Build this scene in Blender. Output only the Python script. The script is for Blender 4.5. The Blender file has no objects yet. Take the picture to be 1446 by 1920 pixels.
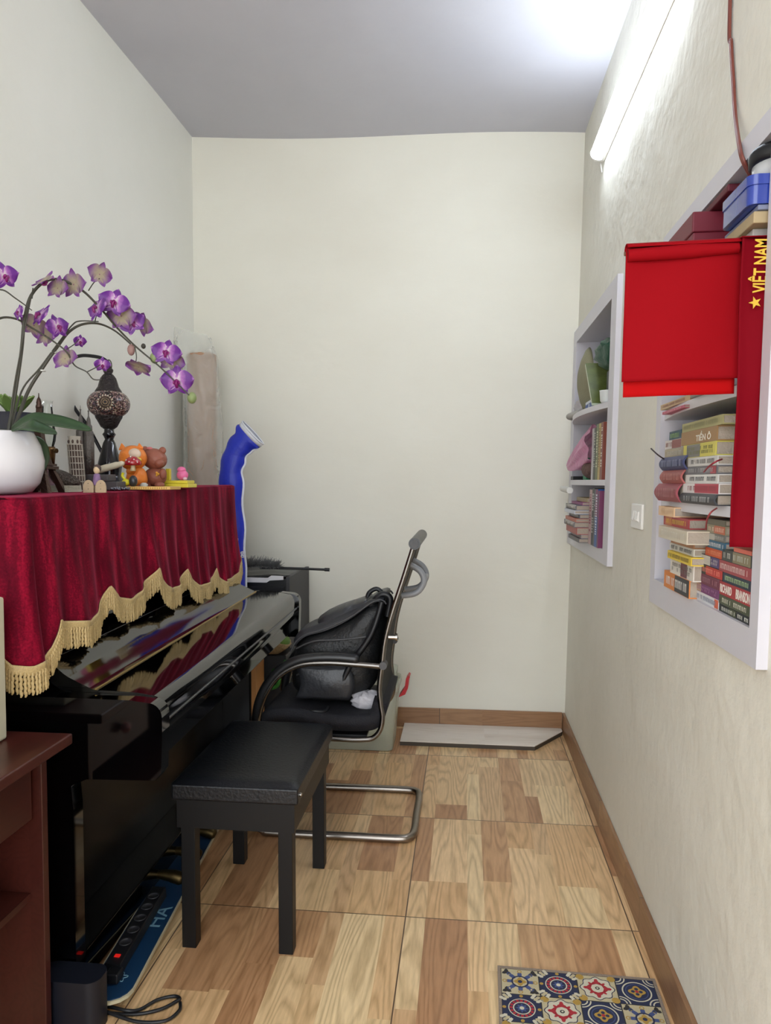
import bpy, math, random
from mathutils import Vector, Matrix, noise as mnoise
random.seed(7)
C = bpy.context.scene.collection
PI = math.pi
# ---------------------------------------------------------------- camera
F, CH, VX, VY = 1390.0, 1.3, 873.0, 902.0        # focal length in px of the 1446x1920 frame, eye height, vanishing point
phi = math.atan((960-VY)/F); th = math.atan((VX-723)/(F/math.cos(phi)))
cd = bpy.data.cameras.new('camera'); cam = bpy.data.objects.new('camera', cd); C.objects.link(cam)
cam.location = (0, 0, CH); cam.rotation_euler = (PI/2-phi, 0, th)
cd.sensor_fit = 'VERTICAL'; cd.sensor_height = 24; cd.lens = F/1920*24; cd.clip_start = .01
bpy.context.scene.camera = cam
# ---------------------------------------------------------------- light
w = bpy.data.worlds.new('world'); bpy.context.scene.world = w; w.use_nodes = True
w.node_tree.nodes['Background'].inputs[0].default_value = (.91, .96, 1, 1)
w.node_tree.nodes['Background'].inputs[1].default_value = 4.1
TUBE_POWER = 27.0
vs = bpy.context.scene.view_settings
vs.view_transform = 'Standard'; vs.look = 'None'; vs.exposure = 0.24; vs.gamma = 1; vs.use_curve_mapping = False

fw = Vector((-math.sin(th)*math.cos(phi), math.cos(th)*math.cos(phi), -math.sin(phi)))
rt = Vector((math.cos(th), math.sin(th), 0)); up = rt.cross(fw); EYE = Vector((0, 0, CH))
LEAN = .0242; XR = .515; XL = -1.45; YB = 3.875; ZC = 3.10
def P(u, v, ax, val):                     # photo pixel -> point on an axis plane
    d = fw+rt*((u-723)/F)+up*((960-v)/F); return EYE+d*((val-EYE[ax])/d[ax])
def PW(u, v, n=0.):                       # photo pixel -> point on the (slightly leaning) right wall, n metres into the room
    d = fw+rt*((u-723)/F)+up*((960-v)/F); t = (XR-n+LEAN*CH)/(d.x-LEAN*d.z); return EYE+d*t
def W(n, y, z): return Vector((XR+LEAN*z-n, y, z))
def lin(c):
    c = c/255.; return c/12.92 if c <= .04045 else ((c+.055)/1.055)**2.4
def RGB(r, g, b): return (lin(r), lin(g), lin(b), 1)
# ---------------------------------------------------------------- materials
def newmat(name):
    m = bpy.data.materials.new(name); m.use_nodes = True
    return m, m.node_tree, m.node_tree.nodes['Principled BSDF']
_mc = {}
def mat(name, rgb, rough=.6, metal=0., bump=0., bscale=60., var=0., coat=0., sheen=0., trans=0., alpha=1., spec=.5, emis=0., vscale=8.):
    if name in _mc: return _mc[name]
    m, nt, b = newmat(name); N = nt.nodes.new; L = nt.links.new
    c = RGB(*rgb)
    b.inputs['Base Color'].default_value = c; b.inputs['Roughness'].default_value = rough; b.inputs['Metallic'].default_value = metal
    b.inputs['Coat Weight'].default_value = coat; b.inputs['Coat Roughness'].default_value = .05
    b.inputs['Transmission Weight'].default_value = trans; b.inputs['Alpha'].default_value = alpha
    b.inputs['Specular IOR Level'].default_value = spec
    if sheen:
        b.inputs['Sheen Weight'].default_value = sheen; b.inputs['Sheen Roughness'].default_value = .35; b.inputs['Sheen Tint'].default_value = (min(1, c[0]*5), c[1]*2+.02, c[2]*2+.05, 1)
    if emis:
        b.inputs['Emission Color'].default_value = c; b.inputs['Emission Strength'].default_value = emis
    tc = N('ShaderNodeTexCoord')
    if var:
        n = N('ShaderNodeTexNoise'); n.inputs['Scale'].default_value = vscale; n.inputs['Detail'].default_value = 4
        L(tc.outputs['Object'], n.inputs['Vector'])
        mx = N('ShaderNodeMix'); mx.data_type = 'RGBA'
        mx.inputs[6].default_value = tuple(x*(1-var) for x in c[:3])+(1,); mx.inputs[7].default_value = tuple(min(1, x*(1+var)) for x in c[:3])+(1,)
        L(n.outputs['Fac'], mx.inputs[0]); L(mx.outputs[2], b.inputs['Base Color'])
    if bump:
        n2 = N('ShaderNodeTexNoise'); n2.inputs['Scale'].default_value = bscale; n2.inputs['Detail'].default_value = 5
        L(tc.outputs['Object'], n2.inputs['Vector'])
        bp = N('ShaderNodeBump'); bp.inputs['Strength'].default_value = bump; bp.inputs['Distance'].default_value = .01
        L(n2.outputs['Fac'], bp.inputs['Height']); L(bp.outputs['Normal'], b.inputs['Normal'])
    _mc[name] = m; return m
def wallmat(name, c1, c2, scale=1.2, bump=.25, bs=35, stretch=(1, 1, 1)):
    m, nt, b = newmat(name); N = nt.nodes.new; L = nt.links.new
    tc = N('ShaderNodeTexCoord'); mp = N('ShaderNodeMapping'); mp.inputs['Scale'].default_value = stretch
    L(tc.outputs['Object'], mp.inputs['Vector'])
    n = N('ShaderNodeTexNoise'); n.inputs['Scale'].default_value = scale; n.inputs['Detail'].default_value = 6; n.inputs['Roughness'].default_value = .6
    L(mp.outputs[0], n.inputs['Vector'])
    r = N('ShaderNodeValToRGB'); r.color_ramp.elements[0].position = .3; r.color_ramp.elements[1].position = .7
    r.color_ramp.elements[0].color = RGB(*c1); r.color_ramp.elements[1].color = RGB(*c2)
    L(n.outputs['Fac'], r.inputs[0]); L(r.outputs[0], b.inputs['Base Color'])
    n2 = N('ShaderNodeTexNoise'); n2.inputs['Scale'].default_value = bs; n2.inputs['Detail'].default_value = 4
    n3 = N('ShaderNodeTexNoise'); n3.inputs['Scale'].default_value = 4.5; n3.inputs['Detail'].default_value = 2
    L(mp.outputs[0], n2.inputs['Vector']); L(mp.outputs[0], n3.inputs['Vector'])
    ad = N('ShaderNodeMath'); ad.operation = 'MULTIPLY_ADD'; ad.inputs[1].default_value = 3.5; L(n3.outputs['Fac'], ad.inputs[0]); L(n2.outputs['Fac'], ad.inputs[2])
    bp = N('ShaderNodeBump'); bp.inputs['Strength'].default_value = bump; bp.inputs['Distance'].default_value = .01
    L(ad.outputs[0], bp.inputs['Height']); L(bp.outputs['Normal'], b.inputs['Normal'])
    b.inputs['Roughness'].default_value = .75; b.inputs['Specular IOR Level'].default_value = .25
    return m
def woodmat(name, cols, tile=None, rot=False, rough=.35, off=(0, 0), grain=1., strips=8, coat=0.):
    """plank-patterned ceramic tile or plain wood; planks run along object Y (or X when rot)"""
    m, nt, b = newmat(name); N = nt.nodes.new; L = nt.links.new
    tc = N('ShaderNodeTexCoord'); sp = N('ShaderNodeSeparateXYZ'); L(tc.outputs['Object'], sp.inputs[0])
    def M(op, a, b_=None, c_=None):
        x = N('ShaderNodeMath'); x.operation = op
        for i, q in enumerate((a, b_, c_)):
            if q is None: continue
            if isinstance(q, (int, float)): x.inputs[i].default_value = q
            else: L(q, x.inputs[i])
        return x.outputs[0]
    X, Y = (sp.outputs[1], sp.outputs[0]) if rot else (sp.outputs[0], sp.outputs[1])
    T = tile or 1.
    gx = M('DIVIDE', M('SUBTRACT', X, off[0]), T); gy = M('DIVIDE', M('SUBTRACT', Y, off[1]), T)
    ix = M('FLOOR', gx); iy = M('FLOOR', gy); fx = M('FRACT', gx); fy = M('FRACT', gy)
    wob = M('MULTIPLY', M('SINE', M('MULTIPLY', fx, 18.85)), .28)
    sx = M('ADD', M('MULTIPLY', fx, strips), wob); si = M('FLOOR', sx)
    cid = N('ShaderNodeCombineXYZ'); L(M('ADD', si, M('MULTIPLY', ix, 17)), cid.inputs[0]); L(iy, cid.inputs[1])
    w1 = N('ShaderNodeTexWhiteNoise'); w1.noise_dimensions = '3D'; L(cid.outputs[0], w1.inputs[0])
    seg = M('GREATER_THAN', fy, M('ADD', M('MULTIPLY', w1.outputs[0], .7), .15))
    cid2 = N('ShaderNodeCombineXYZ'); L(M('ADD', si, M('MULTIPLY', ix, 17)), cid2.inputs[0]); L(M('ADD', M('MULTIPLY', iy, 3), seg), cid2.inputs[1]); cid2.inputs[2].default_value = 5.
    w2 = N('ShaderNodeTexWhiteNoise'); w2.noise_dimensions = '3D'; L(cid2.outputs[0], w2.inputs[0])
    rp = N('ShaderNodeValToRGB'); rp.color_ramp.interpolation = 'LINEAR'
    els = rp.color_ramp.elements
    while len(els) < len(cols): els.new(.5)
    for i, c in enumerate(cols): els[i].position = i/(len(cols)-1); els[i].color = RGB(*c)
    L(w2.outputs[0], rp.inputs[0])
    # grain coordinates shifted per plank
    gv = N('ShaderNodeCombineXYZ'); L(M('ADD', M('MULTIPLY', X, 1.), M('MULTIPLY', w2.outputs[0], 7)), gv.inputs[0]); L(M('ADD', M('MULTIPLY', Y, .1), M('MULTIPLY', w2.outputs[0], 13)), gv.inputs[1]); L(M('MULTIPLY', sp.outputs[2], 1.), gv.inputs[2])
    nz = N('ShaderNodeTexNoise'); nz.inputs['Scale'].default_value = 130; nz.inputs['Detail'].default_value = 4; L(gv.outputs[0], nz.inputs['Vector'])
    nl = N('ShaderNodeTexNoise'); nl.inputs['Scale'].default_value = 9; nl.inputs['Detail'].default_value = 1.5; L(gv.outputs[0], nl.inputs['Vector'])
    rings = M('PINGPONG', M('MULTIPLY', nl.outputs['Fac'], 17), .5)
    rline = M('SMOOTHSTEP', rings, 0., .28) if False else M('MINIMUM', M('MULTIPLY', rings, 3.2), 1.)
    dark = M('ADD', M('MULTIPLY', rline, .26*grain), M('ADD', M('MULTIPLY', nz.outputs['Fac'], .5*grain), 1.02-.5*grain))
    sc = N('ShaderNodeMix'); sc.data_type = 'RGBA'; sc.blend_type = 'MULTIPLY'; sc.inputs[0].default_value = 1
    L(rp.outputs[0], sc.inputs[6])
    cb = N('ShaderNodeCombineColor'); L(dark, cb.inputs[0]); L(M('POWER', dark, 1.15), cb.inputs[1]); L(M('POWER', dark, 1.35), cb.inputs[2]); L(cb.outputs[0], sc.inputs[7])
    out = sc.outputs[2]
    if tile:
        ex = M('MINIMUM', fx, M('SUBTRACT', 1., fx)); ey = M('MINIMUM', fy, M('SUBTRACT', 1., fy))
        e = M('LESS_THAN', M('MINIMUM', ex, ey), .0028)
        j = N('ShaderNodeMix'); j.data_type = 'RGBA'; L(e, j.inputs[0]); L(out, j.inputs[6]); j.inputs[7].default_value = RGB(96, 74, 56); out = j.outputs[2]
    L(out, b.inputs['Base Color']); b.inputs['Roughness'].default_value = rough; b.inputs['Coat Weight'].default_value = coat
    return m
# ---------------------------------------------------------------- mesh builder
class B:
    def __init__(s): s.v = []; s.f = []; s.mi = []; s.uv = {}; s.sm = []; s.m = 0; s.s = True
    def add(s, vs_, fs, smooth=None, uvs=None):
        o = len(s.v); s.v += [Vector(p) for p in vs_]
        if uvs:
            for i, q in enumerate(uvs): s.uv[o+i] = q
        for f in fs: s.f.append([o+i for i in f]); s.mi.append(s.m); s.sm.append(s.s if smooth is None else smooth)
        return s
    def box(s, c, d, R=None):
        x, y, z = d[0]/2, d[1]/2, d[2]/2
        p = [Vector((a*x, b*y, e*z)) for a in (-1, 1) for b in (-1, 1) for e in (-1, 1)]
        if R: p = [R @ q for q in p]
        c = Vector(c)
        return s.add([q+c for q in p], [(0, 1, 3, 2), (4, 6, 7, 5), (0, 4, 5, 1), (2, 3, 7, 6), (0, 2, 6, 4), (1, 5, 7, 3)], False)
    def bb(s, a, b): return s.box([(a[i]+b[i])/2 for i in range(3)], [abs(b[i]-a[i]) for i in range(3)])
    def wb(s, n0, n1, y0, y1, z0, z1):        # box in right-wall coordinates
        p = [W(n, y, z) for n in (n1, n0) for y in (y0, y1) for z in (z0, z1)]
        return s.add(p, [(0, 1, 3, 2), (4, 6, 7, 5), (0, 4, 5, 1), (2, 3, 7, 6), (0, 2, 6, 4), (1, 5, 7, 3)], False)
    def tube(s, pts, r, seg=10, caps=True, flat=None):
        pts = [Vector(p) for p in pts]; n = len(pts); rs = r if isinstance(r, (list, tuple)) else [r]*n
        t0 = (pts[1]-pts[0]).normalized(); a = t0.orthogonal().normalized(); vs_ = []
        for i, p in enumerate(pts):
            t = (pts[min(i+1, n-1)]-pts[max(i-1, 0)]); t = t.normalized() if t.length > 1e-9 else t0
            a = (a-t*a.dot(t)); a = a.normalized() if a.length > 1e-6 else t.orthogonal().normalized(); b = t.cross(a)
            for k in range(seg):
                q = 2*PI*k/seg; vs_.append(p+(a*math.cos(q)+b*math.sin(q))*rs[i])
        fs = [(i*seg+k, i*seg+(k+1) % seg, (i+1)*seg+(k+1) % seg, (i+1)*seg+k) for i in range(n-1) for k in range(seg)]
        s.add(vs_, fs)
        if caps: s.add(vs_[:seg], [tuple(range(seg))[::-1]], False); s.add(vs_[-seg:], [tuple(range(seg))], False)
        return s
    def lathe(s, prof, c=(0, 0, 0), seg=32, M=None, wob=None):
        c = Vector(c); vs_ = []
        for r, z in prof:
            for k in range(seg):
                a = 2*PI*k/seg; rr = r*(wob(a, z) if wob else 1)
                q = Vector((rr*math.cos(a), rr*math.sin(a), z)); vs_.append((M @ q if M else q)+c)
        n = len(prof)
        fs = [(i*seg+k, i*seg+(k+1) % seg, (i+1)*seg+(k+1) % seg, (i+1)*seg+k) for i in range(n-1) for k in range(seg)]
        return s.add(vs_, fs)
    def ell(s, c, r, seg=16, R=None):
        if isinstance(r, (int, float)): r = (r, r, r)
        c = Vector(c); h = max(6, seg//2); vs_ = []
        for i in range(h+1):
            a = PI*i/h
            for k in range(seg):
                q = 2*PI*k/seg; p = Vector((r[0]*math.sin(a)*math.cos(q), r[1]*math.sin(a)*math.sin(q), r[2]*math.cos(a)))
                vs_.append((R @ p if R else p)+c)
        return s.add(vs_, [(i*seg+k, (i+1)*seg+k, (i+1)*seg+(k+1) % seg, i*seg+(k+1) % seg) for i in range(h) for k in range(seg)])
    def prism(s, poly, a, b, f, smooth=False):       # poly of 2D points, f(p,t)->3D for t in a,b
        n = len(poly); vs_ = [f(p, a) for p in poly]+[f(p, b) for p in poly]
        s.add(vs_, [(i, (i+1) % n, n+(i+1) % n, n+i) for i in range(n)], smooth)
        s.add(vs_, [tuple(range(n))[::-1], tuple(range(n, 2*n))], False); return s
    def grid(s, f, nu, nv, uv=False, closed=False):
        vs_ = []; uvs = []
        for i in range(nu+1):
            for j in range(nv+1):
                vs_.append(f(i/nu, j/nv)); uvs.append((i/nu, j/nv))
        k = nv+1
        return s.add(vs_, [(i*k+j, (i+1)*k+j, (i+1)*k+j+1, i*k+j+1) for i in range(nu) for j in range(nv)], None, uvs if uv else None)
    def mesh(s, name, mats, org=(0, 0, 0)):
        me = bpy.data.meshes.new(name); o = Vector(org)
        me.from_pydata([tuple(p-o) for p in s.v], [], s.f)
        for m in (mats if isinstance(mats, (list, tuple)) else [mats]): me.materials.append(m)
        me.polygons.foreach_set('material_index', s.mi); me.polygons.foreach_set('use_smooth', s.sm)
        if s.uv:
            l = me.uv_layers.new(name='UVMap')
            for lp in me.loops: l.data[lp.index].uv = s.uv.get(lp.vertex_index, (0, 0))
        me.update(); return me
    def ob(s, name, mats, parent=None, bevel=0., solid=0., sub=0, org=None):
        base = Vector(org) if org is not None else (wloc(parent) if parent else Vector((0, 0, 0)))
        o = bpy.data.objects.new(name, s.mesh(name, mats, base)); C.objects.link(o)
        if parent: o.parent = parent; o.location = base-wloc(parent)
        else: o.location = base
        if solid: m = o.modifiers.new('s', 'SOLIDIFY'); m.thickness = solid; m.offset = 0
        if bevel:
            m = o.modifiers.new('b', 'BEVEL'); m.width = bevel; m.segments = 3; m.limit_method = 'ANGLE'; m.angle_limit = .6
        if sub: m = o.modifiers.new('u', 'SUBSURF'); m.levels = sub; m.render_levels = sub
        return o
def wloc(o):
    v = Vector(o.location)
    while o.parent: o = o.parent; v += o.location
    return v
def thing(name, label, cat, loc, group=None):
    o = bpy.data.objects.new(name, None); C.objects.link(o); o.location = loc; o.empty_display_size = .05
    return tag(o, label, cat, group)
def tag(o, label, cat, group=None):
    o['label'] = label; o['category'] = cat
    if group: o['group'] = group
    return o
def struct(o): o['kind'] = 'structure'; return o
def spl(pts, n=8):
    pts = [Vector(p) for p in pts]; out = []
    for i in range(len(pts)-1):
        p0 = pts[max(i-1, 0)]; p1 = pts[i]; p2 = pts[i+1]; p3 = pts[min(i+2, len(pts)-1)]
        for k in range(n):
            t = k/n
            out.append(.5*((2*p1)+(p2-p0)*t+(2*p0-5*p1+4*p2-p3)*t*t+(3*p1-p0-3*p2+p3)*t**3))
    out.append(pts[-1]); return out
def text_ob(txt, name, m, parent, loc, ux, uy, h, width=None, bold=0.):
    """letters as a thin mesh; ux/uy are the reading and up directions"""
    cu = bpy.data.curves.new(name, 'FONT'); cu.body = txt; cu.size = 1; cu.extrude = .004; cu.offset = bold
    cu.align_x = 'CENTER'; cu.align_y = 'CENTER'
    to = bpy.data.objects.new(name+'_c', cu); C.objects.link(to)
    bpy.context.view_layer.update(); dg = bpy.context.evaluated_depsgraph_get()
    me = bpy.data.meshes.new_from_object(to.evaluated_get(dg)); bpy.data.objects.remove(to)
    xs = [v.co.x for v in me.vertices]; ys = [v.co.y for v in me.vertices]
    cx, cy = (max(xs)+min(xs))/2, (max(ys)+min(ys))/2
    sy = h/(max(ys)-min(ys)); sx = width/(max(xs)-min(xs)) if width else sy
    ux = Vector(ux).normalized(); uy = Vector(uy).normalized(); uz = ux.cross(uy)
    for v in me.vertices: v.co = ux*((v.co.x-cx)*sx)+uy*((v.co.y-cy)*sy)+uz*(v.co.z*.06)
    me.materials.clear(); me.materials.append(m)
    o = bpy.data.objects.new(name, me); C.objects.link(o)
    if parent: o.parent = parent; o.location = Vector(loc)-wloc(parent)
    else: o.location = loc
    return o
# shared materials
M_white = mat('white_laminate', (212, 210, 216), .4)
M_plastic = mat('white_plastic', (232, 230, 226), .3)
M_black = mat('black_lacquer', (3, 3, 4), .07, coat=.5)
M_blk = mat('black_matt', (18, 19, 23), .45)
M_chrome = mat('chrome', (190, 185, 178), .22, 1.)
M_steel = mat('worn_steel', (150, 142, 134), .3, 1., var=.15, vscale=40)
M_page = mat('paper_pages', (172, 160, 146), .85, bump=.3, bscale=200)
# ================================================================ SETTING
M_floor = woodmat('wood_look_tile', [(232, 198, 152), (212, 170, 122), (234, 206, 160), (198, 154, 112), (178, 132, 94)], tile=.657, off=(-.172, .185), rough=.28, strips=8.)
b = B(); b.bb((XL-.1, -3, -.05), (2.2, YB+.1, 0)); struct(b.ob('floor', M_floor))
M_lw = wallmat('cream_plaster', (229, 228, 219), (235, 234, 227), bump=.08)
M_bw = wallmat('cream_plaster_back', (228, 225, 212), (234, 232, 220), bump=.12, bs=14, stretch=(1, 1, 1.6))
M_rw = wallmat('cream_plaster_rough', (221, 218, 206), (230, 227, 216), scale=2.2, bump=.34, bs=30)
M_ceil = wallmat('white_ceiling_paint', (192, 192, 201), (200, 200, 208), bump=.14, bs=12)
b = B(); b.bb((XL-.1, -0.9, 0), (XL, YB+.1, ZC+.1)); struct(b.ob('wall_left', M_lw))
b = B(); b.bb((XL-.1, YB, 0), (1.0, YB+.1, ZC+.1)); struct(b.ob('wall_back', M_bw))
b = B()
def ceil_z(x, y): return ZC+.02-.078*(x+1.45)/2+.012*math.sin(x*3+1)+.01*math.sin(y*2.1)
b.grid(lambda i, j: Vector((XL-.1+i*2.3, -0.9+j*4.9, ceil_z(XL-.1+i*2.3, -0.9+j*4.9))), 30, 50)
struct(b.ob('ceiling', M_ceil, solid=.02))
# right wall with two openings
BIG = dict(o=(1.378, 2.155, .962, 1.972), i=(1.417, 2.107, 1.03, 1.925))
SML = dict(o=(2.79, 3.868, .985, 2.05), i=(2.89, 3.775, 1.04, 1.985))
ys = [-0.9, BIG['i'][0], BIG['i'][1], SML['i'][0], SML['i'][1], YB]; zs = [0, BIG['i'][2], SML['i'][2], BIG['i'][3], SML['i'][3], ZC+.1]
b = B()
for i in range(5):
    for j in range(5):
        y0, y1, z0, z1 = ys[i], ys[i+1], zs[j], zs[j+1]
        if i == 1 and 1 <= j <= 2: continue
        if i == 3 and 2 <= j <= 3: continue
        b.add([W(0, y0, z0), W(0, y1, z0), W(0, y1, z1), W(0, y0, z1)], [(0, 3, 2, 1)], False)
b.add([W(-.34, -0.9, 0), W(-.34, YB, 0), W(-.34, YB, ZC+.1), W(-.34, -0.9, ZC+.1)], [(0, 1, 2, 3)], False)
struct(b.ob('wall_right', M_rw))
M_base = woodmat('brown_tile_skirting', [(150, 112, 80), (138, 100, 70), (160, 122, 88)], tile=.657, off=(-.13, .185), rough=.35, strips=1, grain=.7)
M_base2 = woodmat('brown_tile_skirting_back', [(160, 120, 84), (148, 108, 74), (166, 128, 92)], tile=.657, off=(.1, -.13), rough=.35, strips=1, rot=True, grain=.7)
b = B(); b.wb(0, .012, -0.9, YB, 0, .1); struct(b.ob('baseboard_right', M_base, bevel=.002))
b = B(); b.bb((XL, YB-.012, 0), (XR-.012, YB, .103)); struct(b.ob('baseboard_back', M_base2, bevel=.002))
# ================================================================ FLUORESCENT TUBE
t = thing('tube_light', 'long glowing white tube light high on the right wall below the ceiling', 'light', W(0, 2.66, 2.68))
b = B(); b.wb(0, .016, 2.04, 3.28, 2.652, 2.712); b.ob('housing', M_plastic, t, bevel=.003)
M_tube = mat('glowing_diffuser', (232, 243, 255), .4, emis=TUBE_POWER)
b = B(); poly = [(.0165+.044*abs(math.sin(a))**.7, 2.682+.029*math.cos(a)) for a in [PI*k/12 for k in range(13)]]
b.prism(poly, 2.055, 3.262, lambda p, s: W(p[0], s, p[1]), True); b.ob('diffuser', M_tube, t)
b = B()
for y in (2.04, 3.262):
    b = B(); b.prism([(.016+.046*abs(math.sin(a))**.7, 2.682+.030*math.cos(a)) for a in [PI*k/12 for k in range(13)]], y, y+.015, lambda p, s: W(p[0], s, p[1])); b.ob('end_cap', M_plastic, t)
b = B(); b.tube([W(.01, 3.278, 2.68), W(.012, 3.30, 2.655), W(.004, 3.31, 2.62)], .003, 6)
b.ob('lead_wire', M_plastic, t)
# ================================================================ NICHE SHELVES
M_frame = mat('pale_lilac_laminate', (206, 204, 212), .38, var=.03)
def niche(name, label, D, shelves, depth=.27, bulge=.07):
    oy0, oy1, oz0, oz1 = D['o']; iy0, iy1, iz0, iz1 = D['i']
    t = thing(name, label, 'shelf', W(0, (oy0+oy1)/2, oz0))
    for q in ([(oy0, oz0), (oy1, oz0), (iy1, iz0), (iy0, iz0)], [(oy0, oz1), (iy0, iz1), (iy1, iz1), (oy1, oz1)],
              [(oy0, oz0), (iy0, iz0), (iy0, iz1), (oy0, oz1)], [(oy1, oz0), (oy1, oz1), (iy1, iz1), (iy1, iz0)]):
        b = B(); b.prism(q, .0, .02, lambda p, s: W(s, p[0], p[1])); b.ob('frame_board', M_frame, t, bevel=.0012)
    b = B(); T = .0015
    b.wb(-depth, 0, iy0-.012, iy0, iz0-.012, iz1+.012); b.wb(-depth, 0, iy1, iy1+.012, iz0-.012, iz1+.012)
    b.wb(-depth, 0, iy0, iy1, iz0-.012, iz0); b.wb(-depth, 0, iy0, iy1, iz1, iz1+.012); b.wb(-depth-.01, -depth, iy0-.012, iy1+.012, iz0-.012, iz1+.012)
    b.ob('lining', M_frame, t)
    for z in shelves:
        b = B(); n = 24; poly = [(-depth, iy1), (-depth, iy0)]+[(bulge*math.sin(PI*(.08+.84*k/n))**.9, iy0+(iy1-iy0)*k/n) for k in range(n+1)]
        b.prism(poly, z-.022, z, lambda p, s: W(p[0], p[1], s)); b.ob('shelf_board', M_white, t)
    return t
S1, S2, S0 = 1.488, 1.25, 1.735
s1, s2 = 1.60, 1.305
niche('recessed_bookshelf', 'white-framed recessed bookshelf near the red flag, crammed with stacked books', BIG, [S0, S1, S2], bulge=.035)
niche('recessed_bookshelf', 'narrower-looking white-framed recessed shelf by the back corner, with pink bag and notebooks', SML, [s1, s2], bulge=.07)
# light switch
t = thing('light_switch', 'white three-rocker wall switch between the two recessed shelves', 'switch', W(0, 2.40, 1.15))
b = B(); b.wb(0, .009, 2.335, 2.475, 1.15, 1.228); b.ob('switch_plate', M_plastic, t, bevel=.003)
for k in range(3):
    b = B(); y = 2.375+k*.03; b.prism([(.009, 1.172), (.016, 1.178), (.012, 1.204), (.009, 1.206)], y-.011, y+.011, lambda p, s: W(p[0], s, p[1])); b.ob('rocker', M_plastic, t)
# ================================================================ BOOKS
def stripes(b, n, y0, y1, z0, z1, rnd, rows=1, lo=.2, hi=.8):
    """tiny upright dashes that stand for illegible spine printing"""
    H = z1-z0; y = y1-(y1-y0)*.08
    rh = (hi-lo)*H/rows
    for r in range(rows):
        y = y1-(y1-y0)*(.06+.1*rnd.random()); zb = z0+lo*H+r*rh+.1*rh; zt = zb+rh*.8
        while y > y0+(y1-y0)*.08:
            wd = rnd.uniform(.0035, .0065)
            if rnd.random() < .82:
                b.add([W(n, y, zb), W(n, y-wd*.6, zb), W(n, y-wd*.6, zt), W(n, y, zt)], [(0, 1, 2, 3)], False)
                if rnd.random() < .5: b.add([W(n, y-wd*.5, zt-.2*rh), W(n, y-wd, zt-.2*rh), W(n, y-wd, zt), W(n, y-wd*.5, zt)], [(0, 1, 2, 3)], False)
            y -= wd+.002
def cm(c, r=.45): return mat('cover_%d_%d_%d' % c, c, r)
def book(label, group, y0, y1, z0, z1, ns, d, col, tcol=None, band=None, rnd_spine=False, rows=1, txt=None, soft=True, name='book'):
    rnd = random.Random(label)
    t = thing(name, label, 'book', W(ns-d/2, (y0+y1)/2, z0), group)
    b = B(); h = z1-z0; c = .0025 if h > .012 else h*.16; e = .0005
    bul = h*.28 if rnd_spine else 0
    outer = [(ns-d, z0), (ns, z0)]; inner = [(ns-c, z0+c)]
    for k in range(1, 8):
        a = k/8; outer.append((ns+bul*math.sin(PI*a), z0+h*a))
    outer += [(ns, z1), (ns-d, z1), (ns-d, z1-c)]
    innr = [(ns-c, z1-c)]+[(ns-c+bul*.8*math.sin(PI*a/8), z0+c+(h-2*c)*a/8) for a in range(7, 0, -1)]+[(ns-c, z0+c), (ns-d, z0+c)]
    # cover as quads strip (U section)
    po = outer; n1 = len(outer)
    b.prism(outer[:]+innr, y0, y1, lambda p, s: W(p[0], s, p[1]), False)
    b.ob('cover', cm(col, .35 if not soft else .5), t)
    b = B(); b.wb(ns-d+.004, ns-c-.0005, y0+.002, y1-.002, z0+c, z1-c); b.ob('pages', M_page, t)
    nn = ns+bul+.0004
    if band:
        for (f0, f1, bc) in band:
            b = B(); ya = y1-(y1-y0)*f0; yb = y1-(y1-y0)*f1
            b.add([W(nn, ya, z0+.001), W(nn, yb, z0+.001), W(nn, yb, z1-.001), W(nn, ya, z1-.001)], [(0, 1, 2, 3)], False)
            b.ob('spine_band', cm(bc), t)
    if txt:
        for (s, f0, f1, hh, bo) in txt:
            ya = y1-(y1-y0)*f0; yb = y1-(y1-y0)*f1
            text_ob(s, 'title', cm(tcol), t, W(nn+.0004, (ya+yb)/2, (z0+z1)/2), (0, -1, 0), (LEAN, 0, 1), h*hh, abs(ya-yb), bo)
    elif tcol:
        b = B(); stripes(b, nn+.0003, y0, y1, z0, z1, rnd, rows); b.ob('title_print', cm(tcol), t)
    return t
def stack(zb, ns, items, group, d=.15, dz=(0, 0)):
    """items bottom-up: (u0,u1,vtop at middle,label,colour,title colour,extra)"""
    z = zb
    for it in items:
        u0, u1, vt, label, col, tc = it[:6]; ex = it[6] if len(it) > 6 else {}
        ex = dict(ex); n = ns+ex.pop('n', 0)
        uc = (u0+u1)/2
        z1 = PW(uc, vt, n).z; z1 = max(z1, z+.007)
        ya, yb = PW(u0, vt, n).y, PW(u1, vt, n).y
        book(label, group, yb, ya, z, z1-.0004, n, ex.pop('d', d), col, tc, **ex); z = z1
    return z
def cx7(x, y): return 1220+x/6.4, 740+y/6.4
G1 = 'books stacked on the middle shelf of the big niche'
def c7(a, b_, y): return (1220+a/6.4, 1220+b_/6.4, 740+y/6.4)
def c8(a, b_, y): return (1220+a/6.4, 1220+b_/6.4, 940+y/6.4)
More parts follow.
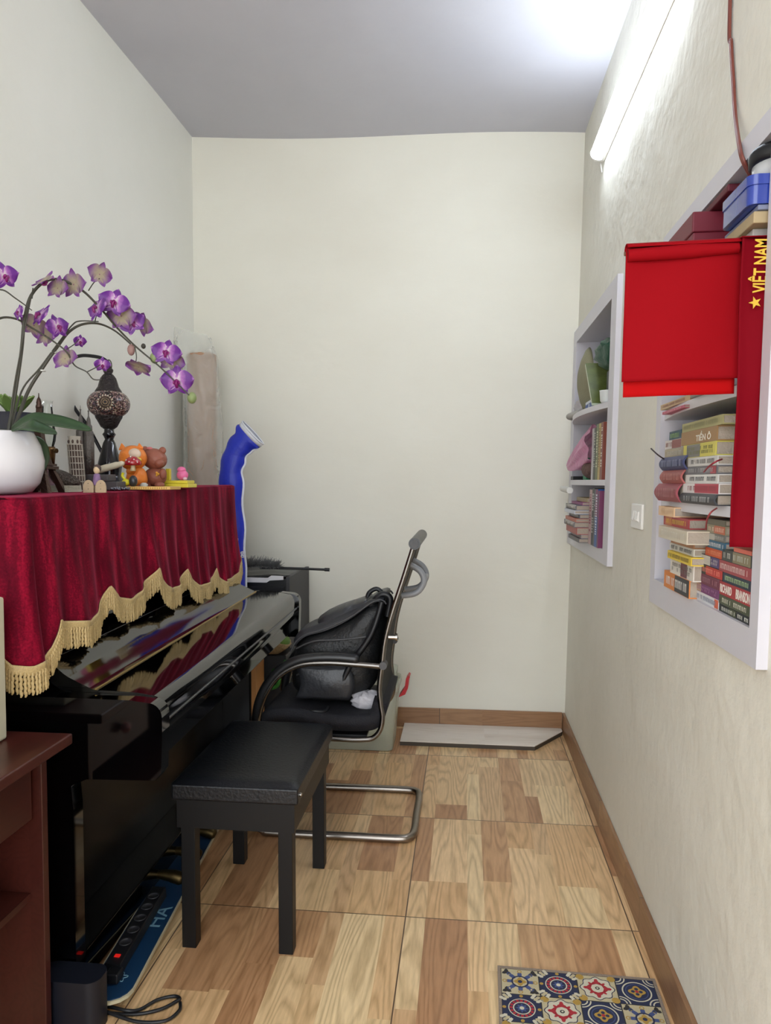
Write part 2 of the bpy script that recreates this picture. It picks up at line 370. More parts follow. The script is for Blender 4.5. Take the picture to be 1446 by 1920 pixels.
stack(S2, .045, [
    c7(380, 800, 1185)+('thick charcoal hardback at the bottom of the stack below the brown TIỀN book', (66, 68, 72), (170, 172, 172), dict(rnd_spine=True, rows=1)),
    c7(395, 820, 1062)+('white and crimson paperback resting on the thick charcoal hardback', (222, 216, 214), (150, 60, 70), dict(band=[(.36, 1, (176, 54, 74))])),
    c7(425, 812, 955)+('white paperback with dark print between the crimson-banded book and the grey one', (214, 212, 208), (70, 70, 74)),
    c7(412, 800, 855)+('mid grey paperback beneath the pale one with red ribbon hanging over it', (112, 110, 114), (176, 174, 176), dict(band=[(.82, .98, (168, 60, 74))])),
    c7(455, 805, 742)+('pale grey paperback directly under the yellow book', (206, 204, 200), (96, 92, 92)),
    c7(400, 785, 580)+('yellow book with a grey panel on its spine, under the brown book', (206, 196, 92), (110, 112, 60), dict(band=[(.12, .55, (120, 118, 112))], rows=2)),
    c7(375, 800, 412)+('thick light brown book with TIỀN Ô in white letters', (158, 124, 82), (232, 226, 212), dict(txt=[('TIỀN Ô', .46, .86, .7, .02)])),
    c7(385, 868, 292)+('olive-beige book on top of the brown TIỀN book', (164, 158, 108), (140, 136, 92)),
], G1, d=.15)
zt = stack(S2, .047, [
    c7(105, 372, 1065)+('plum-red round-backed hardback lying at the bottom left of the middle shelf', (150, 70, 80), (176, 110, 112), dict(rnd_spine=True, rows=1)),
    c7(155, 412, 905)+('brick-red round-backed hardback under the dark blue one', (164, 88, 84), (186, 120, 112), dict(rnd_spine=True)),
    c7(150, 440, 738)+('dark blue round-backed hardback with a black ribbon sticking out', (56, 62, 104), (130, 136, 168), dict(rnd_spine=True)),
    c7(175, 390, 645)+('beige worn paperback on the dark blue round-backed book', (176, 162, 136), (220, 214, 200), dict(n=-.03)),
    c7(180, 370, 538)+('white and brick-red paperback below the teal one', (214, 206, 202), (150, 90, 84), dict(n=-.03, band=[(.45, 1, (150, 84, 80))])),
    c7(230, 372, 432)+('dark teal book on the left heap of the middle shelf', (44, 76, 92), (150, 190, 120), dict(n=-.04)),
    c7(225, 372, 330)+('shadowed grey-green book above the dark teal one', (92, 96, 90), None, dict(n=-.1, d=.1)),
    c7(140, 400, 275)+('thin pink book just under the upper curved shelf', (196, 96, 120), (226, 170, 180), dict(n=-.0)),
], G1, d=.15)
G2 = 'books stacked on the bottom of the big niche'
stack(1.03, .03, [
    c8(165, 470, 885)+('book half orange half black at the bottom of the leftmost stack', (214, 130, 60), (236, 232, 226), dict(band=[(.45, 1, (50, 50, 54))], n=-.0)),
    c8(240, 520, 722)+('white book with a maroon block under the yellow one', (218, 212, 202), (110, 106, 100), dict(band=[(.48, .75, (110, 54, 66))], rows=2)),
    c8(205, 490, 628)+('yellow book in the left stack of the niche bottom', (222, 192, 60), (120, 100, 40), dict(n=.01)),
    c8(230, 522, 532)+('white book with black numbers lying on the yellow one', (214, 212, 204), (50, 50, 52)),
    c8(245, 520, 465)+('thin tan and brown book under the cream folder', (176, 126, 86), None),
    c8(100, 440, 322)+('cream soft-cover folder sticking out of the left stack', (206, 196, 176), (228, 222, 208), dict(n=.03, d=.2)),
    c8(160, 460, 190)+('red book with yellow title beneath the peach paperback', (170, 62, 66), (236, 196, 70), dict(n=.01, band=[(.08, .36, (196, 110, 60))])),
    c8(100, 285, 62)+('peach-coloured paperback topmost in the left stack under the shelf', (226, 188, 146), (236, 206, 170), dict(n=.02)),
], G2, d=.16)
stack(1.03, .012, [
    c8(490, 820, 1110)+('white book with an orange end at the bottom of the middle stack', (220, 218, 220), (140, 150, 170), dict(band=[(0, .1, (90, 100, 120)), (.87, 1, (214, 100, 66))])),
    c8(510, 820, 1005)+('purple book above the white one in the middle stack', (122, 66, 114), (170, 120, 160), dict(rows=2, band=[(.15, .35, (196, 170, 140))])),
    c8(530, 830, 885)+('plum-brown book in the middle stack under the black and red one', (116, 58, 76), (170, 120, 130), dict(rows=1)),
    c8(590, 870, 785)+('black book with a bright red block in the middle stack', (56, 60, 58), (240, 150, 130), dict(band=[(.3, 1, (190, 50, 48))])),
    c8(600, 830, 655)+('dark book with cream and violet label in the middle stack', (64, 60, 80), (196, 192, 190), dict(band=[(.02, .55, (206, 202, 190)), (.58, 1, (82, 70, 120))], rows=2)),
    c8(660, 860, 568)+('orange-red book under the blue one in the middle stack', (202, 90, 54), (232, 150, 110)),
    c8(690, 895, 478)+('blue book with white title in the middle stack', (60, 104, 130), (220, 224, 226)),
    c8(680, 895, 390)+('grey paperback between the blue book and the tan and orange book', (120, 120, 116), (190, 190, 184), dict(band=[(0, .45, (182, 180, 170))])),
    c8(680, 900, 285)+('tan and orange book near the top of the middle stack', (150, 142, 118), (230, 200, 180), dict(band=[(.42, 1, (190, 104, 76))])),
    c8(675, 900, 215)+('olive-grey book topmost in the middle stack behind the red ribbon', (110, 106, 92), None),
], G2, d=.15)
stack(1.03, .012, [
    c8(820, 1212, 1310)+('black book with green and white title at the bottom of the right stack', (44, 48, 50), (220, 222, 210), dict(band=[(.34, .56, (70, 76, 50))])),
    c8(820, 1212, 1190)+('dark olive-green book lying under the RICHARD BRANSON book', (78, 84, 64), (214, 216, 196)),
    c8(830, 1212, 1020)+('thick red book titled RICHARD BRANSON in white capitals', (168, 56, 60), (232, 222, 212), dict(txt=[('RICHARD', .03, .42, .62, .02), ('BRANSON', .56, .98, .72, .02)])),
    c8(870, 1212, 905)+('navy book with pale green title above the RICHARD BRANSON book', (48, 58, 74), (170, 200, 150)),
    c8(820, 1212, 750)+('rose-red book with white title in the right stack', (160, 72, 78), (232, 210, 204)),
    c8(860, 1212, 610)+('dark grey and olive-tan book in the right stack', (72, 76, 74), (196, 200, 190), dict(band=[(.4, 1, (138, 128, 100))], rows=1)),
    c8(1000, 1212, 575)+('salmon book topmost in the right stack below the flag band', (212, 110, 92), None),
], G2, d=.16)
stack(S1, .035, [
    c7(125, 472, 60)+('cream-tan book lying on the upper curved shelf below the flag', (196, 168, 128), (160, 100, 80), dict(rnd_spine=False)),
], 'books on the upper curved shelf', d=.16)
stack(S1, .045, [
    c7(475, 760, 95)+('glossy grey magazine on the upper curved shelf beside the tan book', (132, 136, 136), None),
    c7(490, 800, 50)+('dark wine-coloured book lying on the glossy grey magazine', (70, 40, 52), (150, 120, 130), dict(n=-.02)),
], 'books on the upper curved shelf', d=.16)
# ribbons
for pts, lab, cc in (([PW(1246, 861, .05), PW(1234, 853, .068), PW(1221, 841, .078)], 'black ribbon marker sticking out of the dark blue book', (40, 22, 26)),
                     ([PW(1354, 861, .052), PW(1342, 866, .07), PW(1329, 875, .074), PW(1320, 885, .068)], 'dark red ribbon marker hanging over the grey paperbacks', (140, 40, 54)),
                     ([PW(1344, 953, .055), PW(1333, 961, .075), PW(1326, 975, .072), PW(1324, 992, .06)], 'dark red ribbon marker hanging down over the shelf edge', (150, 60, 64))):
    b = B(); b.tube(spl(pts, 6), .0018, 6); tag(b.ob('ribbon_marker', cm(cc), None, org=pts[0]), lab, 'ribbon')
# ---- small niche contents
G3 = 'spiral notebooks and books piled in the small niche'
cols = [((96, 92, 96), 'grey-edged notebook at the very bottom of the notebook pile'), ((150, 140, 146), 'second notebook from the bottom, pale mauve edge'),
        ((172, 84, 78), 'brick-red book with a cream block inside, low in the notebook pile'), ((110, 108, 116), 'grey spiral notebook lying on the brick-red book'),
        ((190, 110, 88), 'thin notebook with orange and white edge in the pile'), ((80, 82, 96), 'slate notebook in the middle of the pile'),
        ((206, 210, 222), 'notebook with a white and blue label near the pile top'), ((100, 100, 108), 'grey spiral notebook near the top with wire binding'),
        ((150, 76, 130), 'magenta-edged notebook high in the pile'), ((170, 150, 110), 'brown and olive notebook topmost in the pile')]
z = 1.04; hs = [.018, .016, .03, .022, .016, .018, .016, .022, .012, .018]
for k, ((c, lab), h) in enumerate(zip(cols, hs)):
    jit = [0, -.01, .01, .02, .015, .0, .02, .015, -.01, -.03][k]
    t = book(lab, G3, 3.185+abs(jit)*.4, 3.50+jit*.5, z, z+h-.0005, .065+jit, .2, c, (214, 210, 206) if k in (3, 5, 7) else None, name='notebook')
    if k in (3, 7):
        b = B()
        for q in range(16):
            y = 3.20+q*.017; b.tube([W(.065+jit-.003+.006*math.sin(a), y, z+h/2+h*.5*math.cos(a)) for a in [2*PI*i/10 for i in range(11)]], .0011, 4, False)
        b.ob('wire_binding', M_chrome, t)
    z += h
up_b = [(3.165, 3.10, 1.265, (200, 170, 172), (150, 80, 90), 'pale pink upright book next to the notebook pile'), (3.10, 3.045, 1.27, (52, 54, 58), (190, 190, 186), 'black upright book with white spine print in the small niche'),
        (3.045, 3.02, 1.268, (92, 100, 112), (200, 200, 200), 'thin slate upright book in the small niche bottom'), (3.02, 2.965, 1.268, (34, 88, 160), (220, 226, 236), 'upright book half magenta half bright blue'),
        (2.965, 2.935, 1.262, (110, 40, 84), None, 'dark magenta upright book at the right end of the small niche bottom')]
def upright(yb, ya, z0, z1, ns, d, col, tc, lab, group, band=None, lean=0.):
    t = thing('book', lab, 'book', W(ns-d/2, (ya+yb)/2, z0), group); rnd = random.Random(lab); c = .0025
    b = B(); b.prism([(ns-d, ya), (ns, ya), (ns, yb), (ns-d, yb), (ns-d, yb-c), (ns-c, yb-c), (ns-c, ya+c), (ns-d, ya+c)], z0, z1, lambda p, s: W(p[0], p[1], s)); b.ob('cover', cm(col), t)
    b = B(); b.wb(ns-d+.004, ns-c-.0004, ya+c+.0002, yb-c-.0002, z0+.002, z1-.003); b.ob('pages', M_page, t)
    if band:
        for f0, f1, bc in band:
            b = B(); za = z0+(z1-z0)*f0; zb = z0+(z1-z0)*f1; b.add([W(ns+.0004, yb-.001, za), W(ns+.0004, ya+.001, za), W(ns+.0004, ya+.001, zb), W(ns+.0004, yb-.001, zb)], [(0, 1, 2, 3)], False); b.ob('spine_band', cm(bc), t)
    if tc:
        b = B(); zz = z1-.02
        while zz > z0+.05:
            hh = rnd.uniform(.004, .009); m_ = (ya+yb)/2; q = (yb-ya)*.25
            if rnd.random() < .85: b.add([W(ns+.0008, m_+q, zz-hh), W(ns+.0008, m_-q, zz-hh), W(ns+.0008, m_-q, zz), W(ns+.0008, m_+q, zz)], [(0, 1, 2, 3)], False)
            zz -= hh+.004
        b.ob('title_print', cm(tc), t)
    return t
for (yb, ya, z1, c, tc, lab) in up_b:
    upright(yb-.001, ya+.001, 1.04, z1, .03, .2, c, tc, lab, 'upright books at the bottom of the small niche', [(.52, 1, (128, 40, 96))] if 'half magenta' in lab else None)
for (yb, ya, z1, c, tc, lab) in [(3.215, 3.17, 1.52, (196, 190, 192), None, 'white-edged upright book beside the pink bag'), (3.165, 3.12, 1.52, (58, 60, 54), (190, 196, 180), 'dark green-black upright book on the small niche shelf'),
        (3.115, 3.065, 1.53, (112, 122, 84), (220, 220, 190), 'olive-green upright book on the small niche shelf'), (3.06, 3.015, 1.53, (186, 160, 92), (120, 60, 40), 'mustard upright book on the small niche shelf'),
        (3.01, 2.96, 1.53, (128, 60, 42), (230, 222, 206), 'brown-red upright book with large white lettering on the small niche shelf')]:
    upright(yb-.001, ya+.001, s2, z1, .02, .2, c, tc, lab, 'upright books on the middle shelf of the small niche')
# pink bag
M_pink = mat('pink_plastic_film', (226, 142, 188), .3, bump=1.0, bscale=45, alpha=.8, var=.2, vscale=25)
def bagf(i, j):
    a = 2*PI*j; y = 3.235+.47*i; rr = .074*(1-i)**.75+.012; zc = 1.455-.085*i
    k = 1+.16*math.sin(a*7+i*5)+.1*math.sin(a*3)
    return W(-.01+.06*i+rr*k*math.cos(a)*.6, y, zc+rr*k*math.sin(a))
b = B(); b.grid(bagf, 22, 36)
o = b.ob('plastic_bag', M_pink, None, org=W(0, 3.5, 1.32)); tag(o, 'crumpled pink plastic bag poking out of the small niche', 'bag')
b = B(); b.wb(-.12, .0, 3.47, 3.56, s2, s2+.1); tag(b.ob('box', mat('green_card', (40, 140, 96), .5), None, bevel=.004, org=W(0, 3.5, s2)), 'small green box under the pink bag', 'box')
b = B(); b.ell(W(-.02, 3.34, s2+.045), (.06, .09, .045), 20); tag(b.ob('pouch', mat('brown_cloth', (100, 76, 70), .8, bump=1, bscale=60, var=.4, vscale=30), None, org=W(-.02, 3.34, s2)), 'brown patterned cloth pouch beneath the pink bag', 'pouch')
b = B(); b.wb(-.12, .03, 3.66, 3.74, s2, s2+.018); tag(b.ob('notepad', M_blk, None, org=W(0, 3.7, s2)), 'small black notepad at the corner end of the small niche shelf', 'notepad')
# rolled paper under s2
b = B(); b.tube([W(.07, 3.72, 1.262), W(.09, 3.32, 1.259)], .014, 14); tag(b.ob('paper_roll', mat('roll_white', (214, 214, 210), .6), None, org=W(.08, 3.5, 1.245)), 'white paper roll lying on top of the notebook pile', 'roll')
# top shelf of the small niche
M_olive = mat('woven_olive', (136, 132, 104), .7, bump=.4, bscale=160, var=.12, vscale=20)
b = B()
Mh = Matrix.Rotation(-PI/2, 3, 'Y')
b.lathe([(0.0, .045), (.05, .043), (.1, .03), (.14, .012), (.152, 0), (.14, .004), (.05, .03), (0, .032)], W(.0, 3.50, s1+.158), 40, Mh)
tag(b.ob('hand_fan', M_olive, None, org=W(0, 3.5, s1)), 'round olive-coloured hand fan standing on the small niche top shelf', 'fan')
def leanbook(y0, z0, y1, z1, w_, n0, n1, col, name, lab, th_=.012):
    t = thing(name, lab, 'magazine', W(n0, y0, z0)); d = Vector((0, y1-y0, z1-z0)).normalized(); nr = Vector((0, -d.z, d.y))
    def f(p, s): return W(s, y0, z0)+Vector((0, y1-y0, z1-z0))*p[0]+nr*p[1]
    b = B(); b.prism([(0, 0), (1, 0), (1, th_), (0, th_)], n0, n1, f); b.ob('pages', mat('magazine_pages', (206, 216, 190), .5), t)
    b = B(); b.prism([(0, -.0012), (1, -.0012), (1, 0), (0, 0)], n0, n1, f); b.prism([(0, th_), (1, th_), (1, th_+.0012), (0, th_+.0012)], n0, n1, f); b.ob('cover', col, t); return t
leanbook(3.07, s1+.004, 3.25, s1+.19, .2, -.06, .05, mat('green_cover', (86, 96, 44), .3, var=.6, vscale=22), 'magazine', 'glossy green-brown magazine leaning on the small niche top shelf')
b = B(); b.wb(-.1, .03, 3.14, 3.36, s1, s1+.045); o = b.ob('cardboard_box', [mat('box_white', (206, 210, 216), .5)], None, bevel=.003, org=W(0, 3.35, s1)); tag(o, 'small blue and white carton lying in front of the round fan', 'box')
b = B(); b.wb(.03, .0306, 3.145, 3.355, s1+.008, s1+.032); b.ob('blue_band', mat('box_blue', (40, 78, 150), .5), o)
b = B()
for a in range(10): pass
b.tube([W(.031, 3.26+.011*math.cos(a), s1+.02+.008*math.sin(a)) for a in [2*PI*k/12 for k in range(13)]], .0016, 5, False); b.ob('printed_ring', mat('box_white', (206, 210, 216)), o)
def pil(c, r, name, m, lab, cat, ns_=3.):
    b = B(); sg = 24; vs_ = []
    for i in range(13):
        for k in range(sg):
            a = PI*i/12; q = 2*PI*k/sg; p = Vector((math.sin(a)*math.cos(q), math.sin(a)*math.sin(q), math.cos(a)))
            nz = mnoise.noise(p*ns_+Vector(c)*9)*.35+1
            vs_.append(Vector(c)+Vector((p.x*r[0]*nz, p.y*r[1]*nz, p.z*r[2]*(nz if p.z > 0 else 1))))
    b.add(vs_, [(i*sg+k, (i+1)*sg+k, (i+1)*sg+(k+1) % sg, i*sg+(k+1) % sg) for i in range(12) for k in range(sg)])
    return tag(b.ob(name, m, None, org=(c[0], c[1], c[2]-r[2])), lab, cat)
pil(W(.0, 3.60, s1+.045), (.04, .06, .045), 'crumpled_tissue', mat('tissue', (190, 184, 186), .8, bump=1, bscale=40), 'crumpled pale tissue beside the blue and white carton', 'tissue')
b = B(); b.tube(spl([W(.03, 3.50, s1+.016), W(.05, 3.58, s1+.012), W(.06, 3.66, s1+.01), W(.035, 3.73, s1+.01)], 8), [.014]*25, 10); tag(b.ob('rolled_cloth', mat('grey_cloth', (176, 172, 168), .8, bump=.6), None, org=W(.03, 3.6, s1)), 'pale grey rolled cloth trailing along the curved shelf edge', 'cloth')
pil(W(-.035, 3.04, s1+.205), (.075, .12, .068), 'shopping_bag', mat('green_plastic', (28, 72, 54), .4, bump=.9, bscale=18), 'dark green plastic bag stuffed at the top of the small niche', 'bag')
b = B(); b.wb(-.12, .0, 2.965, 3.045, s1, s1+.135); tag(b.ob('storage_box', mat('grey_box', (60, 62, 66), .5), None, bevel=.004, org=W(0, 3.06, s1)), 'dark box under the green bag on the small niche top shelf', 'box')
b = B(); b.lathe([(0, 0), (.022, 0), (.027, .008), (.029, .045), (.031, .047), (.027, .047), (.025, .012), (0, .008)], W(.012, 2.945, s1+.001), 24); tag(b.ob('plastic_cup', mat('cup_white', (220, 226, 226), .25), None, org=W(.035, 3.04, s1)), 'white and pale blue cup on the small niche top shelf', 'cup')
# ================================================================ TOP OF BIG NICHE
M_mar = mat('maroon_card', (112, 26, 44), .5)
def wbox(name, lab, cat, n0, n1, y0, y1, z0, z1, m, lid=None, bevel=.003):
    t = thing(name, lab, cat, W((n0+n1)/2, (y0+y1)/2, z0))
    zl = z1-(lid or 0)
    b = B(); b.wb(n0, n1, y0, y1, z0, zl); b.ob('body', m, t, bevel=bevel)
    if lid: b = B(); b.wb(n0-.002, n1+.003, y0-.003, y1+.003, zl, z1); b.ob('lid', m, t, bevel=bevel)
    return t
wbox('gift_box_and_shade', 'maroon lidded box on the top shelf behind the flag', 'box', -.2, .055, 1.75, 2.0, S0, 1.902, M_mar, .045)
wbox('gift_box_and_shade', 'flat dark red slab standing in for the red-tinted shade under the niche top', 'box', -.22, .02, 1.64, 2.0, 1.904, 1.92, mat('maroon_shade', (92, 24, 40), .6))  # added slab; its maroon colour imitates red-tinted shade on the niche ceiling
b = B(); b.grid(lambda i, j: W(.06-.24*i, 1.55+.13*j, 1.832+.01*math.sin(j*3)+.004*math.sin(i*8)), 12, 6); 
for k, (lab, c, z0, z1, y0, y1, n1) in enumerate([('thick grey-white paper bundle under the blue tin', (176, 170, 164), S0, 1.768, 1.46, 1.70, .03), ('beige folder lying on the paper bundle under the blue tin', (176, 156, 120), 1.768, 1.79, 1.43, 1.60, .04),
        ('navy-striped pale booklet right under the blue tin', (120, 126, 150), 1.79, 1.80, 1.425, 1.60, .035)]):
    b = B(); b.wb(-.18, n1, y0, y1, z0, z1-.0005); tag(b.ob('paper_bundle', mat('bundle%d' % k, c, .7, var=.15, vscale=30), None, bevel=.002, org=W(0, y0, z0)), lab, 'papers')
M_tin = mat('blue_tin', (30, 56, 150), .25, coat=.5)
t = thing('tin_box', 'blue metal tin with rounded corners sticking out above the flag', 'tin', W(0, 1.5, 1.80))
def rrect(n0, n1, y0, y1, r, k=6):
    o = []
    for (cn, cy, a0) in ((n1-r, y1-r, 0), (n0+r, y1-r, PI/2), (n0+r, y0+r, PI), (n1-r, y0+r, 1.5*PI)):
        for i in range(k+1): a = a0+PI/2*i/k; o.append((cn+r*math.cos(a), cy+r*math.sin(a)))
    return o
b = B(); b.prism(rrect(-.12, .052, 1.422, 1.572, .016), 1.80, 1.834, lambda p, s: W(p[0], p[1], s), True); b.ob('tin_body', M_tin, t)
b = B(); b.prism(rrect(-.122, .054, 1.4195, 1.574, .017), 1.834, 1.852, lambda p, s: W(p[0], p[1], s), True); b.ob('tin_lid', M_tin, t)
t = thing('food_tub', 'white tub with a black lid standing on the blue tin', 'tub', W(-.025, 1.48, 1.852))
b = B(); b.lathe([(0, 0), (.048, 0), (.051, .04), (0, .04)], W(-.025, 1.482, 1.8525), 32); b.ob('tub', mat('tub_white', (196, 196, 196), .35), t)
b = B(); b.lathe([(.05, .036), (.0565, .038), (.057, .058), (.052, .066), (0, .068)], W(-.025, 1.482, 1.8525), 32); b.ob('tub_lid', M_blk, t)
b = B()
for dy in (0, .006): b.tube(spl([W(.006, 1.735+dy, 3.02)]+[PW(u, v, n)+Vector((0, dy, 0)) for u, v, n in ((1370, 5, .006), (1372, 80, .006), (1376, 150, .006), (1380, 215, .01), (1387, 268, .024), (1394, 298, .026))]+[W(.0, 1.56+dy, 1.90)], 8), .0032, 8)
tag(b.ob('electric_cable', mat('brown_cable', (120, 62, 52), .35), None, org=W(.01, 1.65, 2.0)), 'thin red-brown twin cable running down the right wall into the niche', 'cable')
# ================================================================ FLAG
M_flag = mat('red_flag_cloth', (142, 6, 18), .8, bump=.25, bscale=9, spec=.1)
M_flag2 = mat('bright_red_cloth', (172, 8, 12), .8, bump=.25, bscale=9, spec=.1)
M_gold = mat('flag_gold', (214, 176, 52), .6)
yF = 1.452
t = thing('folded_flag', 'large folded plain red flag draped over the niche shelf end', 'flag', (.40, yF, 1.46))
def flagf(x0, x1, zt_, zb, yy, amp=.004, slope=0.):
    def f(i, j):
        x = x0+(x1-x0)*i; z = zt_-(zt_-zb)*j+slope*(1-i)*0
        return Vector((x-.004*j, yy+amp*(math.sin(i*7+j*2)+.6*math.sin(i*3-j*5)), z+.004*(i-.5)))
    return f
b = B(); b.grid(flagf(.298, .516, 1.738, 1.49, yF), 30, 30); b.ob('front_fold', M_flag, t, solid=.0025)
b = B(); b.grid(flagf(.303, .505, 1.73, 1.462, yF+.012, .003), 30, 30); b.ob('back_fold', M_flag2, t, solid=.0025)
b = B(); b.grid(lambda i, j: Vector((.298+.21*i, yF+.006+.014*math.cos(PI*j+PI/2*0)-.006, 1.7365+.004*(i-.5)+.009*math.sin(PI*j))), 20, 8); b.ob('top_fold', M_flag, t, solid=.002)
b = B(); b.tube([Vector((.300, yF-.004, 1.722)), Vector((.41, yF-.006, 1.726)), Vector((.498, yF-.004, 1.73))], [.012, .0135, .010], 12); b.ob('rolled_hem', M_flag, t)
b = B(); b.tube([Vector((.296, yF+.006, 1.728)), Vector((.56, yF+.006, 1.742))], .004, 8); b.ob('stick', mat('stick_wood', (120, 80, 60), .6), t)
tb = thing('fan_headband', 'long narrow red band with VIỆT NAM and a yellow star over the flag', 'scarf', (.52, yF-.02, 1.18))
def bandf(i, j):
    x0 = .499-.012*j; x1 = .556-.024*j
    z = 1.742-(1.742-1.178)*j
    return Vector((x0+(x1-x0)*i, yF-.024+.004*math.sin(j*9+i*2)+.003*math.sin(i*5), z))
b = B(); b.grid(bandf, 14, 60); b.ob('band_cloth', mat('crimson_band', (118, 3, 20), .8, bump=.3, bscale=14, spec=.1), tb, solid=.002)
b = B(); b.grid(lambda i, j: Vector((.497+.06*i, yF-.028+.06*j, 1.7425+.003*math.sin(j*PI))), 8, 8); b.ob('band_turn', mat('crimson_band', (140, 6, 26)), tb, solid=.002)
text_ob('VIỆT NAM', 'printed_name', M_gold, tb, Vector((.5265, yF-.0345, 1.687)), (.03, 0, 1), (-1, 0, .03), .040, .096, .022)
b = B(); st = []
for k in range(10):
    r = .0115 if k % 2 == 0 else .0046; a = PI*k/5+PI; st.append((r*math.cos(a), r*math.sin(a)))
b.prism(st, 0, .001, lambda p, s: Vector((.519+p[0], yF-.034-s, 1.622+p[1]))); b.ob('printed_star', M_gold, tb)
# ================================================================ PIANO
YN, YF_ = 1.68, 3.19
def lift(y, z):                                   # the instrument stands a touch higher at the far end
    k = (y-YN)/(YF_-YN); return .036*k*min(1, z/.5) if z < 1 else .028*k
def pv(x, y, z): return Vector((x, y, z+lift(y, z)))
piano = thing('upright_piano', 'glossy black upright piano along the left wall under a velvet cover', 'piano', (-1.2, 2.43, 0))
def pbox(b, x0, x1, y0, y1, z0, z1, n=1):
    p = [pv(x, y, z) for x in (x0, x1) for y in (y0, y1) for z in (z0, z1)]
    b.add(p, [(0, 1, 3, 2), (4, 6, 7, 5), (0, 4, 5, 1), (2, 3, 7, 6), (0, 2, 6, 4), (1, 5, 7, 3)], False); return b
# side panels with arms
arm = [(-1.435, .02), (-.99, .02), (-.945, .02), (-.945, .50), (-.95, .56), (-.91, .578), (-.735, .582), (-.722, .60), (-.718, .70)]
arm += [(-.718-.035*(1-math.cos(a)), .735+.035*math.sin(a)) for a in [PI/2*k/8 for k in range(9)]]
arm += [(-.80, .775), (-.93, .776), (-1.05, .776), (-1.064, .79), (-1.066, .9), (-1.068, 1.22), (-1.435, 1.22)]
for y0, y1, nm in ((YN, YN+.045, 'side_panel'), (YF_-.04, YF_, 'side_panel')):
    b = B(); q = arm
    b.prism(q, y0, y1, lambda p, s: pv(p[0], s, p[1]+(.004 if s > 3 else 0))); b.ob(nm, M_black, piano, bevel=.0035)
b = B(); pbox(b, -1.435, -1.05, YN-.005, YF_+.005, 1.222, 1.248); b.ob('top_lid', M_black, piano, bevel=.004)
b = B(); pbox(b, -1.10, -1.072, YN+.046, YF_-.041, .86, 1.22); b.ob('upper_panel', M_black, piano, bevel=.002)
b = B(); pbox(b, -1.10, -1.065, YN+.046, YF_-.041, .10, .56); b.ob('lower_panel', mat('black_satin', (12, 12, 14), .25), piano, bevel=.002)
b = B(); pbox(b, -1.43, -.80, YN+.046, YF_-.041, .56, .60); b.ob('key_bed', M_black, piano, bevel=.003)
b = B(); pbox(b, -.80, -.757, YN+.046, YF_-.041, .60, .668); b.ob('key_slip', M_black, piano, bevel=.004)
# fallboard profile, extruded lengthwise
fb = [(-1.068, .885), (-1.05, .870), (-1.03, .853), (-1.01, .836), (-.992, .821), (-.98, .813), (-.95, .799), (-.925, .788), (-.912, .782), (-.905, .782), (-.85, .781), (-.80, .779), (-.765, .774)]
fb += [(-.765+.036*math.sin(a), .738+.036*math.cos(a)) for a in [PI/2*k/8 for k in range(1, 9)]]
fb += [(-.7295, .70), (-.732, .672), (-.75, .672), (-.757, .70), (-.757, .735), (-.78, .757), (-.9, .765), (-1.0, .78), (-1.068, .83)]
b = B(); b.prism(fb, YN+.047, YF_-.042, lambda p, s: pv(p[0], s, p[1]), True); fo = b.ob('fallboard', M_black, piano)
M_brass = mat('brass', (176, 150, 92), .3, 1.)
b = B(); b.tube([pv(-.909, YN+.05, .783), pv(-.909, YF_-.045, .783)], .0026, 8); b.ob('hinge', M_brass, fo)
b = B(); b.tube([pv(-.7285, YN+.05, .712), pv(-.7285, YF_-.045, .712)], .0035, 8); b.ob('lip_trim', mat('satin_trim', (90, 90, 92), .3, .6), fo)
b = B(); b.tube([pv(-1.03, YN+.05, .8525), pv(-1.03, YF_-.045, .8525)], .0015, 6); b.ob('rear_seam', mat('satin_trim', (90, 90, 92), .3, .6), fo)
b = B(); pbox(b, -1.435, -.96, YN+.046, YF_-.041, .02, .10); b.ob('bottom_rail', M_black, piano, bevel=.003)
for y in (2.20, 2.35, 2.50):
    b = B(); b.tube(spl([(-1.0, y, .055), (-.95, y, .06), (-.90, y, .055), (-.875, y, .045)], 5), [.008, .009, .010, .011, .013, .014, .016, .017, .018, .02, .02, .02, .02, .019, .015, .01], 10); b.ob('pedal', mat('dull_brass', (84, 70, 44), .45, 1.), piano)
for (x, y) in ((-1.0, YN+.022), (-1.40, YN+.022), (-1.0, YF_-.02), (-1.40, YF_-.02)):
    b = B(); b.lathe([(0, 0), (.018, 0), (.018, .021), (0, .021)], (x, y, 0), 16); b.ob('foot', M_blk, piano)
b = B(); b.bb((-1.005, YN-.0015, .065), (-.97, YN, .10)); b.ob('sticker', mat('orange_sticker', (176, 110, 50), .6), piano)
b = B(); b.bb((-.996, YN-.002, .074), (-.98, YN-.0014, .091)); b.ob('sticker_mark', M_blk, piano)
